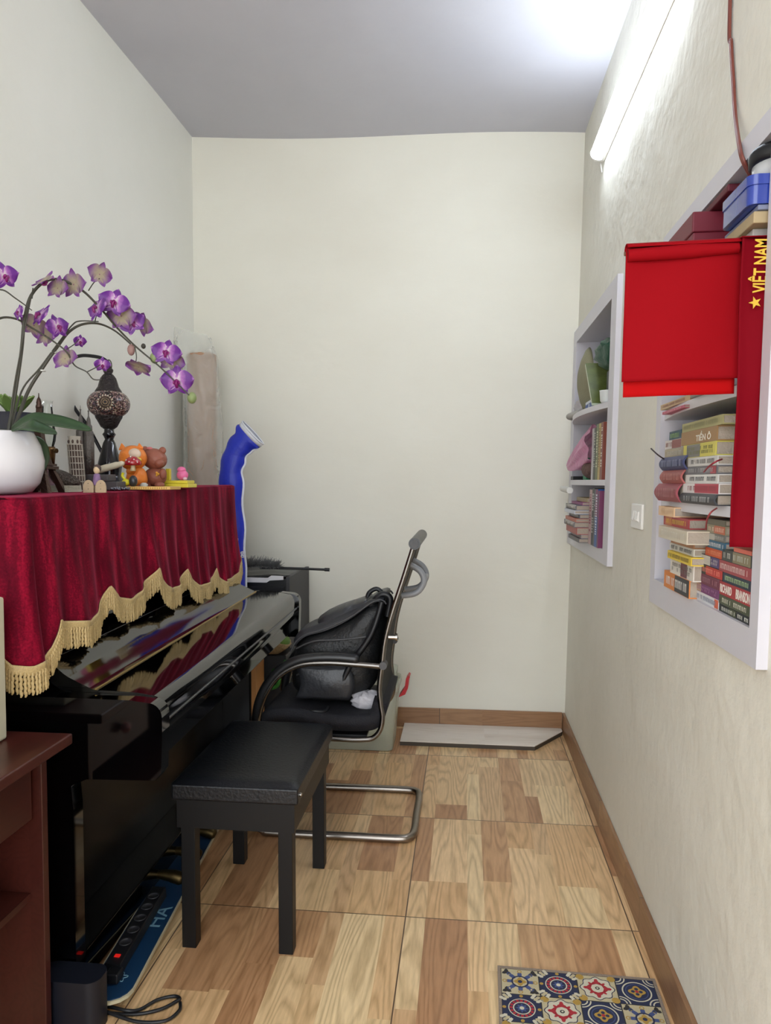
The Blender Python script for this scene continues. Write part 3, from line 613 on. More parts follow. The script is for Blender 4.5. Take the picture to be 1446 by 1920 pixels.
# ================================================================ VELVET COVER
def velvet():
    m, nt, b = newmat('crimson_velvet'); N = nt.nodes.new; L = nt.links.new
    tc = N('ShaderNodeTexCoord'); mp = N('ShaderNodeMapping'); mp.inputs['Scale'].default_value = (1, 1, .18); L(tc.outputs['Object'], mp.inputs['Vector'])
    n = N('ShaderNodeTexNoise'); n.inputs['Scale'].default_value = 26; n.inputs['Detail'].default_value = 5; n.inputs['Distortion'].default_value = .6; L(mp.outputs[0], n.inputs['Vector'])
    n2 = N('ShaderNodeTexNoise'); n2.inputs['Scale'].default_value = 190; L(tc.outputs['Object'], n2.inputs['Vector'])
    a = N('ShaderNodeMath'); a.operation = 'MULTIPLY_ADD'; a.inputs[1].default_value = .35; L(n2.outputs['Fac'], a.inputs[0]); L(n.outputs['Fac'], a.inputs[2])
    r = N('ShaderNodeValToRGB'); e = r.color_ramp.elements; e[0].position = .42; e[0].color = RGB(66, 2, 18); e[1].position = .95; e[1].color = RGB(156, 16, 48)
    x = e.new(.68); x.color = RGB(96, 4, 28)
    L(a.outputs[0], r.inputs[0]); L(r.outputs[0], b.inputs['Base Color'])
    b.inputs['Roughness'].default_value = .8; b.inputs['Specular IOR Level'].default_value = .1
    b.inputs['Sheen Weight'].default_value = .5; b.inputs['Sheen Roughness'].default_value = .3; b.inputs['Sheen Tint'].default_value = (.85, .12, .25, 1)
    return m
M_velvet = velvet()
XT = -1.045
def ztop(y): return 1.256+.022*(y-1.66)/1.55
path = []   # (s, x, y, nx, ny)
Y0, Y1, XW = 1.655, 3.215, -1.432
s = 0.
def addp(x, y, nx, ny):
    if path: path.append((path[-1][0]+math.hypot(x-path[-1][1], y-path[-1][2]), x, y, nx, ny))
    else: path.append((0, x, y, nx, ny))
R_ = .03; nseg = 60
for k in range(nseg): addp(XW+(XT-R_-XW)*k/nseg, Y0, 0, -1)
for k in range(11): a = PI/2*k/10; addp(XT-R_+R_*math.sin(a), Y0+R_-R_*math.cos(a), math.sin(a), -math.cos(a))
for k in range(1, 260): addp(XT+.022*k/260, Y0+R_+(Y1-Y0-2*R_)*k/260, 1, 0)
XT2 = XT+.022
for k in range(11): a = PI/2*k/10; addp(XT2-R_+R_*math.cos(a), Y1-R_+R_*math.sin(a), math.cos(a), math.sin(a))
for k in range(1, nseg): addp(XT2-R_+(XW-XT2+R_)*k/nseg, Y1, 0, 1)
LS = path[-1][0]
sc0 = next(p[0] for p in path if p[2] > Y0+R_-.0001 and p[3] > .99)     # start of the front run
sF = lambda y: sc0+(y-(Y0+R_))
hem = [(0, .93), (.06, .97), (.13, .90), (.20, .89), (.27, .905), (.325, .99), (.345, .93), (.365, .868), (sc0-.02, .858), (sF(1.69), .868), (sF(1.715), .888), (sF(1.735), .92), (sF(1.75), .951),
       (sF(1.765), .942), (sF(1.80), .936), (sF(1.87), .925), (sF(1.93), .938), (sF(1.97), .965), (sF(2.006), 1.0), (sF(2.03), .975), (sF(2.07), .955), (sF(2.12), .943), (sF(2.2), .957), (sF(2.27), .985), (sF(2.316), 1.016),
       (sF(2.34), .975), (sF(2.38), .945), (sF(2.42), .932), (sF(2.48), .932), (sF(2.54), .948), (sF(2.584), .98), (sF(2.61), .94), (sF(2.66), .91), (sF(2.72), .90), (sF(2.8), .905), (sF(2.84), .92), (sF(2.867), .95),
       (sF(2.89), .91), (sF(2.94), .885), (sF(3.0), .88), (sF(3.1), .885), (sF(3.16), .90), (sF(3.19), .94), (LS-.38, .97), (LS-.3, .9), (LS-.2, .88), (LS-.1, .95), (LS, .9)]
def hemz(s_):
    for (a, za), (b_, zb) in zip(hem, hem[1:]):
        if a <= s_ <= b_: t_ = (s_-a)/(b_-a+1e-9); return za+(zb-za)*t_
    return hem[-1][1]
def fold(s_, t_):
    w_ = .5*math.sin(s_*23+1)+.35*math.sin(s_*41+.5+2*t_)+.3*math.sin(s_*67+2)+.25*math.sin(s_*13)
    return w_*(.003+.0115*t_)
def cloth_pt(i, t_, z=None):
    s_, x, y, nx, ny = path[i]; zt_ = ztop(y); zh = hemz(s_)
    out = .010*t_+.018*t_*t_+fold(s_, t_)+.006
    if abs(nx) < .99 and s_ < sc0+.05: out += .016*t_*(1-abs(s_-sc0+.02)/.4)
    z = zt_-(zt_-zh)*t_ if z is None else z
    tt = t_; r0 = .012
    zz = z
    return Vector((max(XL+.004, x+nx*out), y+ny*out, zz))
cloth = thing('velvet_cover', 'dark crimson velvet cover with gold fringe draped over the piano top', 'cloth', (-1.2, 2.43, 1.25))
b = B(); NP = len(path); NT = 26; vv = []
for i in range(NP):
    for j in range(NT+1): vv.append(cloth_pt(i, (j/NT)))
k_ = NT+1
b.add(vv, [(i*k_+j, i*k_+j+1, (i+1)*k_+j+1, (i+1)*k_+j) for i in range(NP-1) for j in range(NT)])
# top sheet, fanned to the same edge
top = []; 
for i in range(NP):
    p0 = cloth_pt(i, 0); y = p0.y; 
    top.append(p0)
    q = Vector((XL+.006, min(max(y, Y0-.004), Y1+.004), p0.z+.0)); 
    m_ = p0.lerp(q, .03); m_.z += .004; top.append(m_)
    m2 = p0.lerp(q, .5); m2.z += .004+.0015*math.sin(y*17); top.append(m2); q.z += .004; top.append(q)
b.add(top, [(i*4+j, i*4+4+j, i*4+5+j, i*4+1+j) for i in range(nseg//1, NP-nseg) for j in range(3)])
b.ob('drape', M_velvet, cloth, solid=.002)
M_fr = mat('gold_beige_cord', (186, 160, 110), .5, var=.45, vscale=300, spec=.5)
b = B(); rnd = random.Random(3)
bandv = []
for i in range(NP):
    for j in range(4):
        s_ = path[i][0]; p = cloth_pt(i, 1); n = Vector((path[i][3], path[i][4], 0)); bandv.append(p+n*(.0035+.0012*(j % 2))+Vector((0, 0, .004-.007*j)))
b.add(bandv, [(i*4+j, i*4+j+1, i*4+5+j, i*4+4+j) for i in range(NP-1) for j in range(3)])
b.ob('fringe_braid', M_fr, cloth, solid=.002)
b = B(); acc = 0; last = None
for i in range(NP-1):
    pa, pb = cloth_pt(i, 1), cloth_pt(i+1, 1); d = (pb-pa).length; n = Vector((path[i][3], path[i][4], 0)); st_ = 0
    while acc < d:
        q = pa.lerp(pb, acc/d); L_ = .056+rnd.uniform(-.004, .004)
        sw = Vector((0, 1, 0))*rnd.uniform(-.003, .003)+n*rnd.uniform(-.002, .004)
        tn = (pb-pa).normalized(); lead = Vector((0, 1, 0))*0
        pts = []; rs = []
        M_ = 11
        floor_z = None
        for k in range(M_+1):
            f = k/M_; p = q+Vector((0, 0, -.012-L_*f))+sw*f+n*.003+tn*.0012*math.sin(k*2.1)
            if p.x > -1.06 and p.x < -.7 and YN < p.y < YF_:
                zl = .80+(max(0, -.99-p.x))*.8+lift(p.y, .8)
                if p.z < zl: p = Vector((p.x+(zl-p.z)*.5, p.y, zl+.002))
            pts.append(p); rs.append(.0034*(1+.42*(k % 2)) if k < M_ else .002)
        b.tube(pts, rs, 5)
        acc += .0084
    acc -= d
o = b.ob('fringe', M_fr, cloth)
# ================================================================ DESK
M_desk = woodmat('mahogany_veneer', [(66, 30, 25), (60, 27, 22), (72, 33, 27)], rough=.3, grain=.5, strips=1)
desk = thing('wooden_desk', 'reddish-brown wooden desk corner at the left edge, beside the piano', 'desk', (-1.2, 1.2, 0))
b = B(); b.bb((-1.44, .70, .69), (-.905, 1.612, .715)); b.ob('desk_top', M_desk, desk, bevel=.004)
for y in (1.565, .74): b = B(); b.bb((-1.43, y, 0), (-.955, y+.022, .69)); b.ob('end_panel', M_desk, desk, bevel=.002)
b = B(); b.bb((-1.43, .762, .12), (-1.415, 1.565, .69)); b.ob('back_panel', M_desk, desk)
b = B(); b.bb((-1.40, 1.19, .535), (-.972, 1.553, .668)); dr = b.ob('drawer', M_desk, desk, bevel=.003)
b = B(); b.ell((-.958, 1.37, .60), (.014, .016, .016)); b.ob('knob', mat('pink_knob', (206, 130, 132), .4), dr)
b = B(); b.bb((-1.41, .762, .668), (-.975, 1.565, .69)); b.ob('rail', M_desk, desk)
b = B(); b.bb((-1.24, 1.46, .716), (-1.032, 1.56, 1.04)); tag(b.ob('cream_box', mat('cream_card', (190, 184, 160), .6), None, bevel=.006, org=(-1.15, 1.52, .716)), 'cream-coloured box standing on the desk against the piano', 'box')
def leafy(name, lab, c, n, ln, m, cat='plant', potm=None, seed=1, pr=.04, ph=.07, up_=.6):
    t = thing(name, lab, cat, c); rnd = random.Random(seed); c = Vector(c)
    b = B(); b.lathe([(0, 0), (pr*.8, 0), (pr, ph), (pr*.9, ph), (pr*.8, ph-.01), (0, ph-.01)], c, 24); b.ob('pot', potm, t)
    for k in range(n):
        a = 2.4*k+rnd.random()*.4; el = up_*(1-.55*k/n)+.15; L_ = ln*(.55+.45*k/n)
        d = Vector((math.cos(a)*math.cos(el*1.4), math.sin(a)*math.cos(el*1.4), math.sin(el*1.4))); sd = Vector((-math.sin(a), math.cos(a), 0)); nr = d.cross(sd)
        base = c+Vector((0, 0, ph-.005))
        b = B(); b.grid(lambda i, j: base+d*(L_*i)+sd*((j-.5)*L_*.42*math.sin(PI*min(1, i*.85+.12))**.8)+nr*(-.05*L_*(4*(j-.5)**2)-.15*L_*i*i), 8, 4); b.ob('leaf', m, t, solid=.003)
    return t
leafy('potted_succulent', 'small dark plant on the floor inside the open desk', (-1.02, 1.42, .36), 9, .05, mat('dim_leaf', (70, 80, 60), .6), potm=M_blk, seed=4, pr=.035, ph=.05)
b = B(); b.bb((-1.41, .765, .342), (-.985, 1.562, .358)); b.ob('desk_shelf', M_desk, desk)
# waste bin / dark case at the foot of the desk
b = B(); b.prism(rrect(-1.01+.0, -.852, 1.60, 1.675, .03), 0, .125, lambda p, s: Vector((p[0], p[1], s)), True); tag(b.ob('storage_case', mat('navy_plastic', (9, 13, 26), .5), None, bevel=.008, org=(-.93, 1.62, 0)), 'dark navy rounded plastic case at the foot of the desk', 'case')
# ================================================================ BOARD + POWER STRIP + CABLE
sk = thing('skateboard', 'long blue board with a cream rim lying under the piano', 'board', (-.92, 2.1, 0))
pts = []
def bctr(y): return -.872-.075*(y-1.66)/.9
half = .058
prof = []
for k in range(9): a = PI+PI*k/8; prof.append((bctr(1.70)+half*math.cos(a), 1.72+.055*math.sin(a)))
for k in range(9): a = PI*k/8; prof.append((bctr(2.6)+half*math.cos(a), 2.6+.055*math.sin(a)))
b = B(); b.prism(prof, .026, .034, lambda p, s: Vector((p[0], p[1], s+.03*max(0, 1.80-p[1])**1.5*8*0))); b.ob('deck_rim', mat('cream_rim', (190, 180, 150), .5), sk, bevel=.002)
cx_, cy_ = -.91, 2.15
prof2 = [((p[0]-bctr(p[1]))*.93+bctr(p[1]), (p[1]-2.16)*.99+2.16) for p in prof]
b = B(); b.prism(prof2, .034, .0365, lambda p, s: Vector((p[0], p[1], s))); b.ob('deck', mat('blue_deck', (16, 50, 82), .45, var=.2), sk)
for y in (1.85, 2.45):
    b = B(); b.tube([(bctr(y)-.045, y, .014), (bctr(y)+.045, y, .014)], .013, 14); b.ob('roller', M_blk, sk)
text_ob('HA', 'deck_lettering', mat('pale_blue_print', (110, 150, 170), .5), sk, Vector((bctr(2.0)-.0+.02, 2.02, .0372)), (0, 1, 0), (-1, 0, 0), .045, .10, .0)
b = B(); fl = [(.014*(1+.35*math.sin(5*a))*math.cos(a), .014*(1+.35*math.sin(5*a))*math.sin(a)) for a in [2*PI*k/40 for k in range(41)]]
b.tube([Vector((bctr(1.74)+.01+p[0], 1.755+p[1], .0372)) for p in fl], .0011, 5, False); b.ob('flower_outline', mat('pale_blue_print', (110, 150, 170)), sk)
ps = thing('power_strip', 'black power strip with a glowing red switch lying on the blue board', 'power strip', (-.915, 1.9, .0365))
b = B(); b.prism([(-.024, 0), (.024, 0), (.021, .03), (-.021, .03)], 1.76, 2.12, lambda p, s: Vector((bctr(s)-.012+p[0], s, .0368+p[1]))); b.ob('strip_body', M_blk, ps, bevel=.003)
for k in range(5):
    y = 1.85+k*.055; b = B(); b.lathe([(.017, 0), (.017, .0015), (.013, .0015), (.013, .0003), (0, .0003)], (bctr(y)-.012, y, .0668), 20); b.ob('socket', mat('dark_grey_plastic', (44, 44, 48), .4), ps)
b = B(); b.bb((bctr(1.79)-.018, 1.786, .0668), (bctr(1.79)-.004, 1.796, .0695)); b.ob('switch_light', mat('red_neon', (200, 30, 24), .3, emis=.5), ps)
b = B(); b.box((bctr(1.74), 1.742, .05), (.034, .035, .026)); b.ob('plug', M_blk, ps, bevel=.004)
pts = [P(u, v, 2, .006) for u, v in [(120, 1893), (190, 1898), (250, 1902), (300, 1893), (330, 1878), (337, 1872), (325, 1868), (295, 1875), (262, 1893), (238, 1900), (205, 1893), (192, 1898), (215, 1908), (260, 1916), (310, 1914), (336, 1895), (338, 1880)]]
for k, p in enumerate(pts): p.z = .006+(.007 if 9 <= k <= 12 else 0)
b = B(); b.tube(spl(pts, 8), .0042, 8); tag(b.ob('power_cable', M_blk, None, org=(pts[3].x, pts[3].y, 0)), 'black cable looped on the floor at the bottom left', 'cable')
b = B(); b.bb((-1.0, 2.28, .037), (-.90, 2.42, .10))
# ================================================================ STOOL
st = thing('piano_stool', 'black leather-topped piano stool with square wooden legs', 'stool', (-.61, 2.19, 0))
M_leather = mat('black_leather', (8, 10, 16), .4, bump=.15, bscale=120, var=.2)
M_bw2 = mat('black_painted_wood', (6, 6, 8), .45, spec=.35)
sx0, sx1, sy0, sy1 = -.80, -.445, 1.925, 2.455
b = B()
def cush(i, j):
    x = sx0+(sx1-sx0)*i; y = sy0+(sy1-sy0)*j; e = min(i, 1-i)*(sx1-sx0); e2 = min(j, 1-j)*(sy1-sy0)
    z = .470+.016*(1-math.exp(-e/.012))*(1-math.exp(-e2/.012))
    return Vector((x, y, z))
b.grid(cush, 30, 40)
b.bb((sx0, sy0, .425), (sx1, sy1, .4705)); b.ob('seat', M_leather, st, bevel=.006)
for (x, y) in ((sx0+.02, sy0+.018), (sx1-.06, sy0+.018), (sx0+.02, sy1-.058), (sx1-.06, sy1-.058)):
    b = B(); b.bb((x, y, 0), (x+.04, y+.04, .425)); b.ob('leg', M_bw2, st, bevel=.002)
b = B(); b.bb((sx0+.012, sy0+.01, .345), (sx1-.012, sy0+.026, .425)); b.bb((sx0+.012, sy1-.026, .345), (sx1-.012, sy1-.01, .425)); b.bb((sx0+.012, sy0+.026, .345), (sx0+.026, sy1-.026, .425)); b.bb((sx1-.026, sy0+.026, .345), (sx1-.012, sy1-.026, .425))
b.bb((sx0+.014, sy0+.014, .35), (sx1-.014, sy1-.014, .356)); b.ob('storage_apron', M_bw2, st)
b = B(); b.tube([(sx1-.012, 1.945, .452), (sx1+.006, 1.944, .448)], [.004, .006], 10); b.ob('hinge_pin', M_chrome, st)
# ================================================================ OFFICE CHAIR
ch = thing('cantilever_chair', 'black mesh office chair with chrome cantilever frame turned to the left', 'chair', (-.45, 2.81, 0))
ya, yb = 2.605, 3.03
backp = [(-.178, 1.079), (-.215, .96), (-.257, .831), (-.282, .735), (-.292, .658), (-.303, .562), (-.298, .50), (-.292, .456), (-.300, .41), (-.325, .380), (-.36, .372), (-.44, .370), (-.66, .378)]
bs = spl([(p[0], 0, p[1]) for p in backp], 6)
def side(y):
    return [Vector((p.x, y, p.z)) for p in bs]
armp = spl([(-.29, 0, .64), (-.38, 0, .645), (-.50, 0, .648), (-.60, 0, .635), (-.68, 0, .585), (-.73, 0, .50), (-.752, 0, .40), (-.76, 0, .25), (-.765, 0, .10)], 6)
M_pad = mat('arm_rubber', (26, 26, 28), .35)
for y in (ya, yb):
    b = B(); b.tube(side(y), .0095, 12); b.ob('side_rail', mat('dark_chrome', (120, 116, 112), .25, 1.), ch)
    b = B(); b.tube([Vector((p.x, y-.005*(1 if y == ya else -1), p.z)) for p in armp], .0115, 12); b.ob('arm_frame', mat('dark_chrome', (120, 116, 112), .25, 1.), ch)
    b = B(); pp = [Vector((p.x, y, p.z+.016)) for p in spl([(-.375, 0, .65), (-.45, 0, .655), (-.53, 0, .652), (-.60, 0, .638), (-.66, 0, .604), (-.71, 0, .545), (-.738, 0, .48), (-.752, 0, .40)], 6)]
    n = len(pp); b.tube([p+Vector((-.006*(k/n), 0, -.004)) for k, p in enumerate(pp)], [.012]+[.019]*(n-2)+[.012], 12); b.ob('arm_pad', M_pad, ch)
    b = B(); b.tube([(-.288, y-.02, .645), (-.288, y+.02, .645)], .014, 14); b.ob('arm_bolt', mat('cap_grey', (84, 84, 86)), ch)
# floor loop
lp = [(-.765, ya, .10), (-.758, ya, .05), (-.735, ya, .022), (-.69, ya, .014), (-.40, ya, .0145), (-.245, ya, .0145), (-.198, ya+.012, .0145), (-.182, ya+.06, .0145), (-.182, 2.80, .0145), (-.182, yb-.06, .0145), (-.198, yb-.012, .0145), (-.245, yb, .0145), (-.40, yb, .0145), (-.69, yb, .014), (-.735, yb, .022), (-.758, yb, .05), (-.765, yb, .10)]
b = B(); b.tube(spl(lp, 6), .0145, 14); b.ob('floor_frame', M_steel, ch)
M_mesh = mat('black_mesh_fabric', (20, 20, 23), .7, bump=.5, bscale=260)
nb = 48
b = B(); b.grid(lambda i, j: Vector((bs[int(i*nb)].x-.03*math.sin(PI*j)*0-.002, ya+.01+(yb-ya-.02)*j, bs[int(i*nb)].z)), nb, 14); b.ob('backrest', M_mesh, ch, solid=.006)
b = B(); b.tube([(-.177, ya-.015, 1.08), (-.177, yb+.012, 1.08)], .021, 18); b.ob('top_bar', M_pad, ch)
b = B(); b.tube([(-.177, ya-.019, 1.08), (-.177, ya-.014, 1.08)], .014, 18); b.ob('end_cap', mat('cap_grey', (84, 84, 86), .35, .6), ch)
b = B(); b.tube(spl([(-.205, 2.74, .99), (-.165, 2.74, .965), (-.152, 2.74, .925), (-.18, 2.74, .885), (-.235, 2.74, .873)], 6), .0115, 12)
b.tube(spl([(-.205, 2.90, .99), (-.165, 2.90, .965), (-.152, 2.90, .925), (-.18, 2.90, .885), (-.235, 2.90, .873)], 6), .0115, 12)
b.tube([(-.153, 2.74, .93), (-.153, 2.90, .93)], .0115, 12); b.ob('rear_handle', mat('grey_plastic', (140, 142, 146), .35), ch)
b = B(); b.tube([(-.27, ya, .745), (-.238, ya, .745)], .009, 12); b.tube([(-.244, ya, .745), (-.238, ya, .745)], .013, 12); b.ob('frame_bolt', M_chrome, ch)
b = B(); sp_ = spl([(-.30, 0, .50), (-.32, 0, .44), (-.37, 0, .425), (-.50, 0, .425), (-.62, 0, .44), (-.70, 0, .435), (-.73, 0, .41)], 6)
def seatf(i, j): 
    p = sp_[int(i*(len(sp_)-1))]; e = math.sin(PI*min(1, max(0, j)))**.3
    return Vector((p.x, ya+.006+(yb-ya-.012)*j, p.z+.008*e))
b.grid(seatf, len(sp_)-1, 16); b.ob('seat', mat('navy_black_fabric', (20, 20, 28), .75, bump=.4, bscale=200), ch, solid=.055)
b = B(); b.bb((-.62, ya+.01, .376), (-.35, yb-.01, .384)); b.ob('seat_plate', M_blk, ch)
# backpack
bp = thing('backpack', 'black backpack slumped on the office chair seat', 'backpack', (-.45, 2.8, .46))
M_bag = mat('black_nylon', (22, 23, 25), .5, bump=.35, bscale=90, var=.25, vscale=20)
M_bag2 = mat('black_leatherette', (44, 45, 49), .38, bump=.2, bscale=60)
out_ = [(-.655, .62), (-.635, .685), (-.595, .725), (-.53, .745), (-.46, .775), (-.40, .81), (-.345, .85), (-.305, .862), (-.285, .83), (-.30, .73), (-.315, .62), (-.335, .53), (-.40, .475), (-.48, .462), (-.58, .468), (-.64, .50), (-.66, .56)]
ocl = spl([(p[0], 0, p[1]) for p in out_+[out_[0]]], 3)[:-1]; cxm = sum(p.x for p in ocl)/len(ocl); czm = sum(p.z for p in ocl)/len(ocl)
b = B(); no = len(ocl); lay = [-1, -.97, -.9, -.75, -.5, -.2, .1, .4, .7, .9, .97, 1]; vv = []
for t_ in lay:
    sc_ = (1-abs(t_)**4.5)**.35 if abs(t_) < 1 else .0
    sc_ = max(sc_, .02)
    for k, p in enumerate(ocl):
        wob = 1+.02*math.sin(k*1.3+t_*4)
        vv.append(Vector((cxm+(p.x-cxm)*sc_*wob, 2.815+.155*t_, max(.452, czm+(p.z-czm)*sc_*wob))))
b.add(vv, [(i*no+k, i*no+(k+1) % no, (i+1)*no+(k+1) % no, (i+1)*no+k) for i in range(len(lay)-1) for k in range(no)])
b.ob('body', M_bag, bp, sub=1)
def bagtop(f0, f1, off_, y0, y1, name, m, n=16):
    # strip following the upper-left outline between fractional indices
    seg = [ocl[int(f0+(f1-f0)*k/n) % no] for k in range(n+1)]
    b = B()
    def f(i, j):
        p = seg[int(i*n)]; d = Vector((p.x-cxm, 0, p.z-czm)).normalized(); e = (math.sin(PI*i)**.2)*(math.sin(PI*j)**.2) if 0 < i < 1 and 0 < j < 1 else 0
        return Vector((p.x, y0+(y1-y0)*j, p.z))+d*(off_*e-.006)
    b.grid(f, n, 12); return b.ob(name, m, bp, solid=.004)
bagtop(3, 22, .036, 2.69, 2.94, 'front_flap', M_bag2, 19)
bagtop(9, 17, .06, 2.71, 2.92, 'front_pocket', M_bag2, 10)
for y in (2.69, 2.94):
    b = B(); b.tube([Vector((ocl[k].x, y, ocl[k].z))+Vector((ocl[k].x-cxm, 0, ocl[k].z-czm)).normalized()*.002 for k in range(2, 24)], .0035, 6); b.ob('zip', mat('zip_dark', (60, 60, 62), .4), bp)
b = B(); b.tube(spl([(-.35, 2.72, .835), (-.31, 2.71, .88), (-.275, 2.71, .868), (-.285, 2.71, .80)], 6), .012, 8); b.tube(spl([(-.30, 2.665, .86), (-.34, 2.655, .74), (-.42, 2.652, .62), (-.46, 2.655, .52)], 8), .011, 8)
b.ob('strap', M_blk, bp)
b = B(); b.tube(spl([(-.375, 2.80, .835), (-.365, 2.80, .872), (-.335, 2.80, .888), (-.31, 2.80, .868)], 6), .009, 8); b.ob('top_handle', M_blk, bp)
for y_, z_ in ((2.662, .70), (2.664, .60)):
    b = B(); b.tube(spl([(-.62, y_+.01, z_-.02), (-.55, y_-.004, z_+.012), (-.45, y_-.004, z_+.02), (-.36, y_+.008, z_+.03)], 6), .0035, 6); b.ob('seam_piping', mat('zip_dark', (60, 60, 62)), bp)
b = B(); b.grid(lambda i, j: Vector((-.62+.2*i+.02*math.sin(j*PI), 2.653-.016*math.sin(PI*i)*math.sin(PI*j), .50+.12*j)), 10, 10); b.ob('side_pocket', M_bag2, bp, solid=.003)
b = B(); b.tube(spl([(-.50, 2.66, .47), (-.51, 2.635, .458), (-.54, 2.625, .462), (-.56, 2.63, .458)], 6), .008, 8); b.ob('hanging_strap', M_blk, bp)
pil(Vector((-.36, 2.70, .488)), (.06, .04, .036), 'plastic_bag', mat('grey_film', (190, 188, 194), .4, bump=.8, bscale=30), 'crumpled pale plastic bag on the chair seat behind the backpack', 'bag')
# ================================================================ CABINET, DUSTER ETC.
cb = thing('black_cabinet', 'black cabinet in the back left corner behind the piano', 'cabinet', (-1.13, 3.64, 0))
M_cab = mat('black_laminate', (24, 24, 27), .4); M_cabs = mat('charcoal_side', (52, 51, 54), .55, var=.08)
b = B(); b.bb((-1.44, 3.42, 0), (-.843, 3.862, .838)); b.ob('carcass', M_cab, cb, bevel=.002)
b = B(); b.bb((-.8425, 3.42, 0), (-.826, 3.862, .846)); b.ob('side_board', M_cabs, cb, bevel=.001)
b = B(); b.bb((-1.42, 3.405, .05), (-.85, 3.4195, .80)); b.ob('door', M_cab, cb, bevel=.002)
b = B(); b.grid(lambda i, j: Vector((-1.2+.36*i, 3.41+.4*j, .8475+.004*math.sin(i*9+j*4)+.003*math.sin(j*17))), 18, 12)
tag(b.ob('sheet_cover', mat('black_sheet', (30, 30, 33), .3), None, solid=.003, org=(-1.0, 3.6, .845)), 'rumpled black sheet lying on the cabinet top', 'sheet')
b = B(); b.prism([(-1.2, .822), (-.93, .822), (-.915, .832), (-.85, .836), (-.85, .853), (-.908, .855), (-.925, .844), (-1.2, .846)], 3.396, 3.402, lambda p, s: Vector((p[0], s, p[1])))
tag(b.ob('paper_strip', mat('paper_white', (214, 212, 214), .6), None, org=(-1.02, 3.4, .82)), 'white torn paper hanging over the front edge of the cabinet', 'paper')
du = thing('feather_duster', 'fluffy grey duster with a black rod lying on the cabinet', 'duster', (-.9, 3.52, .87))
b = B(); b.tube([(-.99, 3.5, .88), (-.80, 3.5, .878), (-.655, 3.5, .874)], .006, 10); b.tube([(-.672, 3.5, .8745), (-.648, 3.5, .874)], .0085, 10); b.ob('rod', M_blk, du)
b = B(); rnd = random.Random(5)
for k in range(1100):
    x = rnd.uniform(-1.19, -.90); a = rnd.uniform(-.3, PI+.3); L_ = rnd.uniform(.035, .06)*(1 if x < -.95 else .8)
    d = Vector((rnd.uniform(-.1, .9), math.cos(a), math.sin(a)*.8+.1)).normalized(); p = Vector((x, 3.5, .885)); q = p+d*L_*.5; e = p+d*L_+Vector((0, 0, rnd.uniform(-.01, .006))); e.z = max(e.z, .856)
    b.tube([p, q, e], [.0014, .0012, .0006], 3, False)
b.ob('fluff', mat('grey_fluff', (118, 118, 118), .8), du)
# rolled cardboard in clear plastic
tb_ = thing('wrapped_roll', 'tall brown cardboard roll in clear plastic in the left back corner', 'roll', (-1.32, 3.6, .85))
b = B(); b.tube([(-1.32, 3.62, .852), (-1.316, 3.62, 1.93)], .072, 28); b.tube([(-1.316, 3.62, 1.93), (-1.316, 3.62, 1.934)], .066, 28); b.ob('cardboard_tube', mat('kraft_card', (166, 130, 104), .7, var=.1), tb_)
def filmmat():
    m, nt, p = newmat('clear_film'); N = nt.nodes.new; L = nt.links.new
    tr = N('ShaderNodeBsdfTransparent'); gl = N('ShaderNodeBsdfPrincipled'); gl.inputs['Base Color'].default_value = RGB(222, 222, 214); gl.inputs['Roughness'].default_value = .12
    n = N('ShaderNodeTexNoise'); n.inputs['Scale'].default_value = 9; n.inputs['Distortion'].default_value = 1.2; tc = N('ShaderNodeTexCoord'); L(tc.outputs['Object'], n.inputs['Vector'])
    bp_ = N('ShaderNodeBump'); bp_.inputs['Strength'].default_value = .9; bp_.inputs['Distance'].default_value = .03; L(n.outputs['Fac'], bp_.inputs['Height']); L(bp_.outputs[0], gl.inputs['Normal'])
    mx = N('ShaderNodeMixShader'); mx.inputs[0].default_value = .34; L(tr.outputs[0], mx.inputs[1]); L(gl.outputs[0], mx.inputs[2]); L(mx.outputs[0], nt.nodes['Material Output'].inputs[0]); return m
M_film = filmmat()
def film(i, j):
    a = 2*PI*j; z = .856+1.19*i; r = .088+.012*math.sin(a*3+z*5)+.006*math.sin(a*7+z*13)
    if i > .88: k = (i-.88)/.12; r *= 1-.25*k; return Vector((-1.318-.05*k+r*math.cos(a)*(1+.55*k), 3.62+r*math.sin(a)*(1-.6*k), z-.03*k*math.cos(a)))
    return Vector((-1.318+r*math.cos(a), 3.62+r*math.sin(a), z))
b = B(); b.grid(film, 60, 40); b.ob('plastic_film', M_film, tb_)
b = B(); b.tube([(-1.425, 3.70, .85), (-1.425, 3.70, 1.86)], .012, 12); tag(b.ob('metal_rod', mat('grey_green_rod', (150, 156, 146), .4), None, org=(-1.425, 3.7, .85)), 'thin grey-green rod standing beside the wrapped roll', 'rod')
# blue bag
M_blue = mat('royal_blue_nylon', (24, 44, 176), .45, bump=.35, bscale=22)
bl = thing('umbrella_bag', 'tall royal blue bag with white edging bent over at the top', 'bag', (-1.12, 3.3, 0))
ctr = spl([(-1.065, 3.30, .0), (-1.06, 3.30, .5)]+[tuple(P(u, v, 1, 3.30)) for u, v in ((441, 1100), (438, 1040), (436, 970), (433, 905), (436, 868), (446, 842), (460, 825), (468, 817))], 6)
b = B(); n = len(ctr); vv = []; sg = 24
for k, p in enumerate(ctr):
    t_ = (ctr[min(k+1, n-1)]-ctr[max(k-1, 0)]).normalized(); nr = Vector((t_.z, 0, -t_.x)); f = k/(n-1)
    wdt = .052+.004*math.sin(k*.9)+.022*max(0, f-.8)/.2
    for q in range(sg):
        a = 2*PI*q/sg; vv.append(p+nr*wdt*math.cos(a)*(1+.04*math.sin(3*a+k*.7))+Vector((0, 1, 0))*.04*math.sin(a))
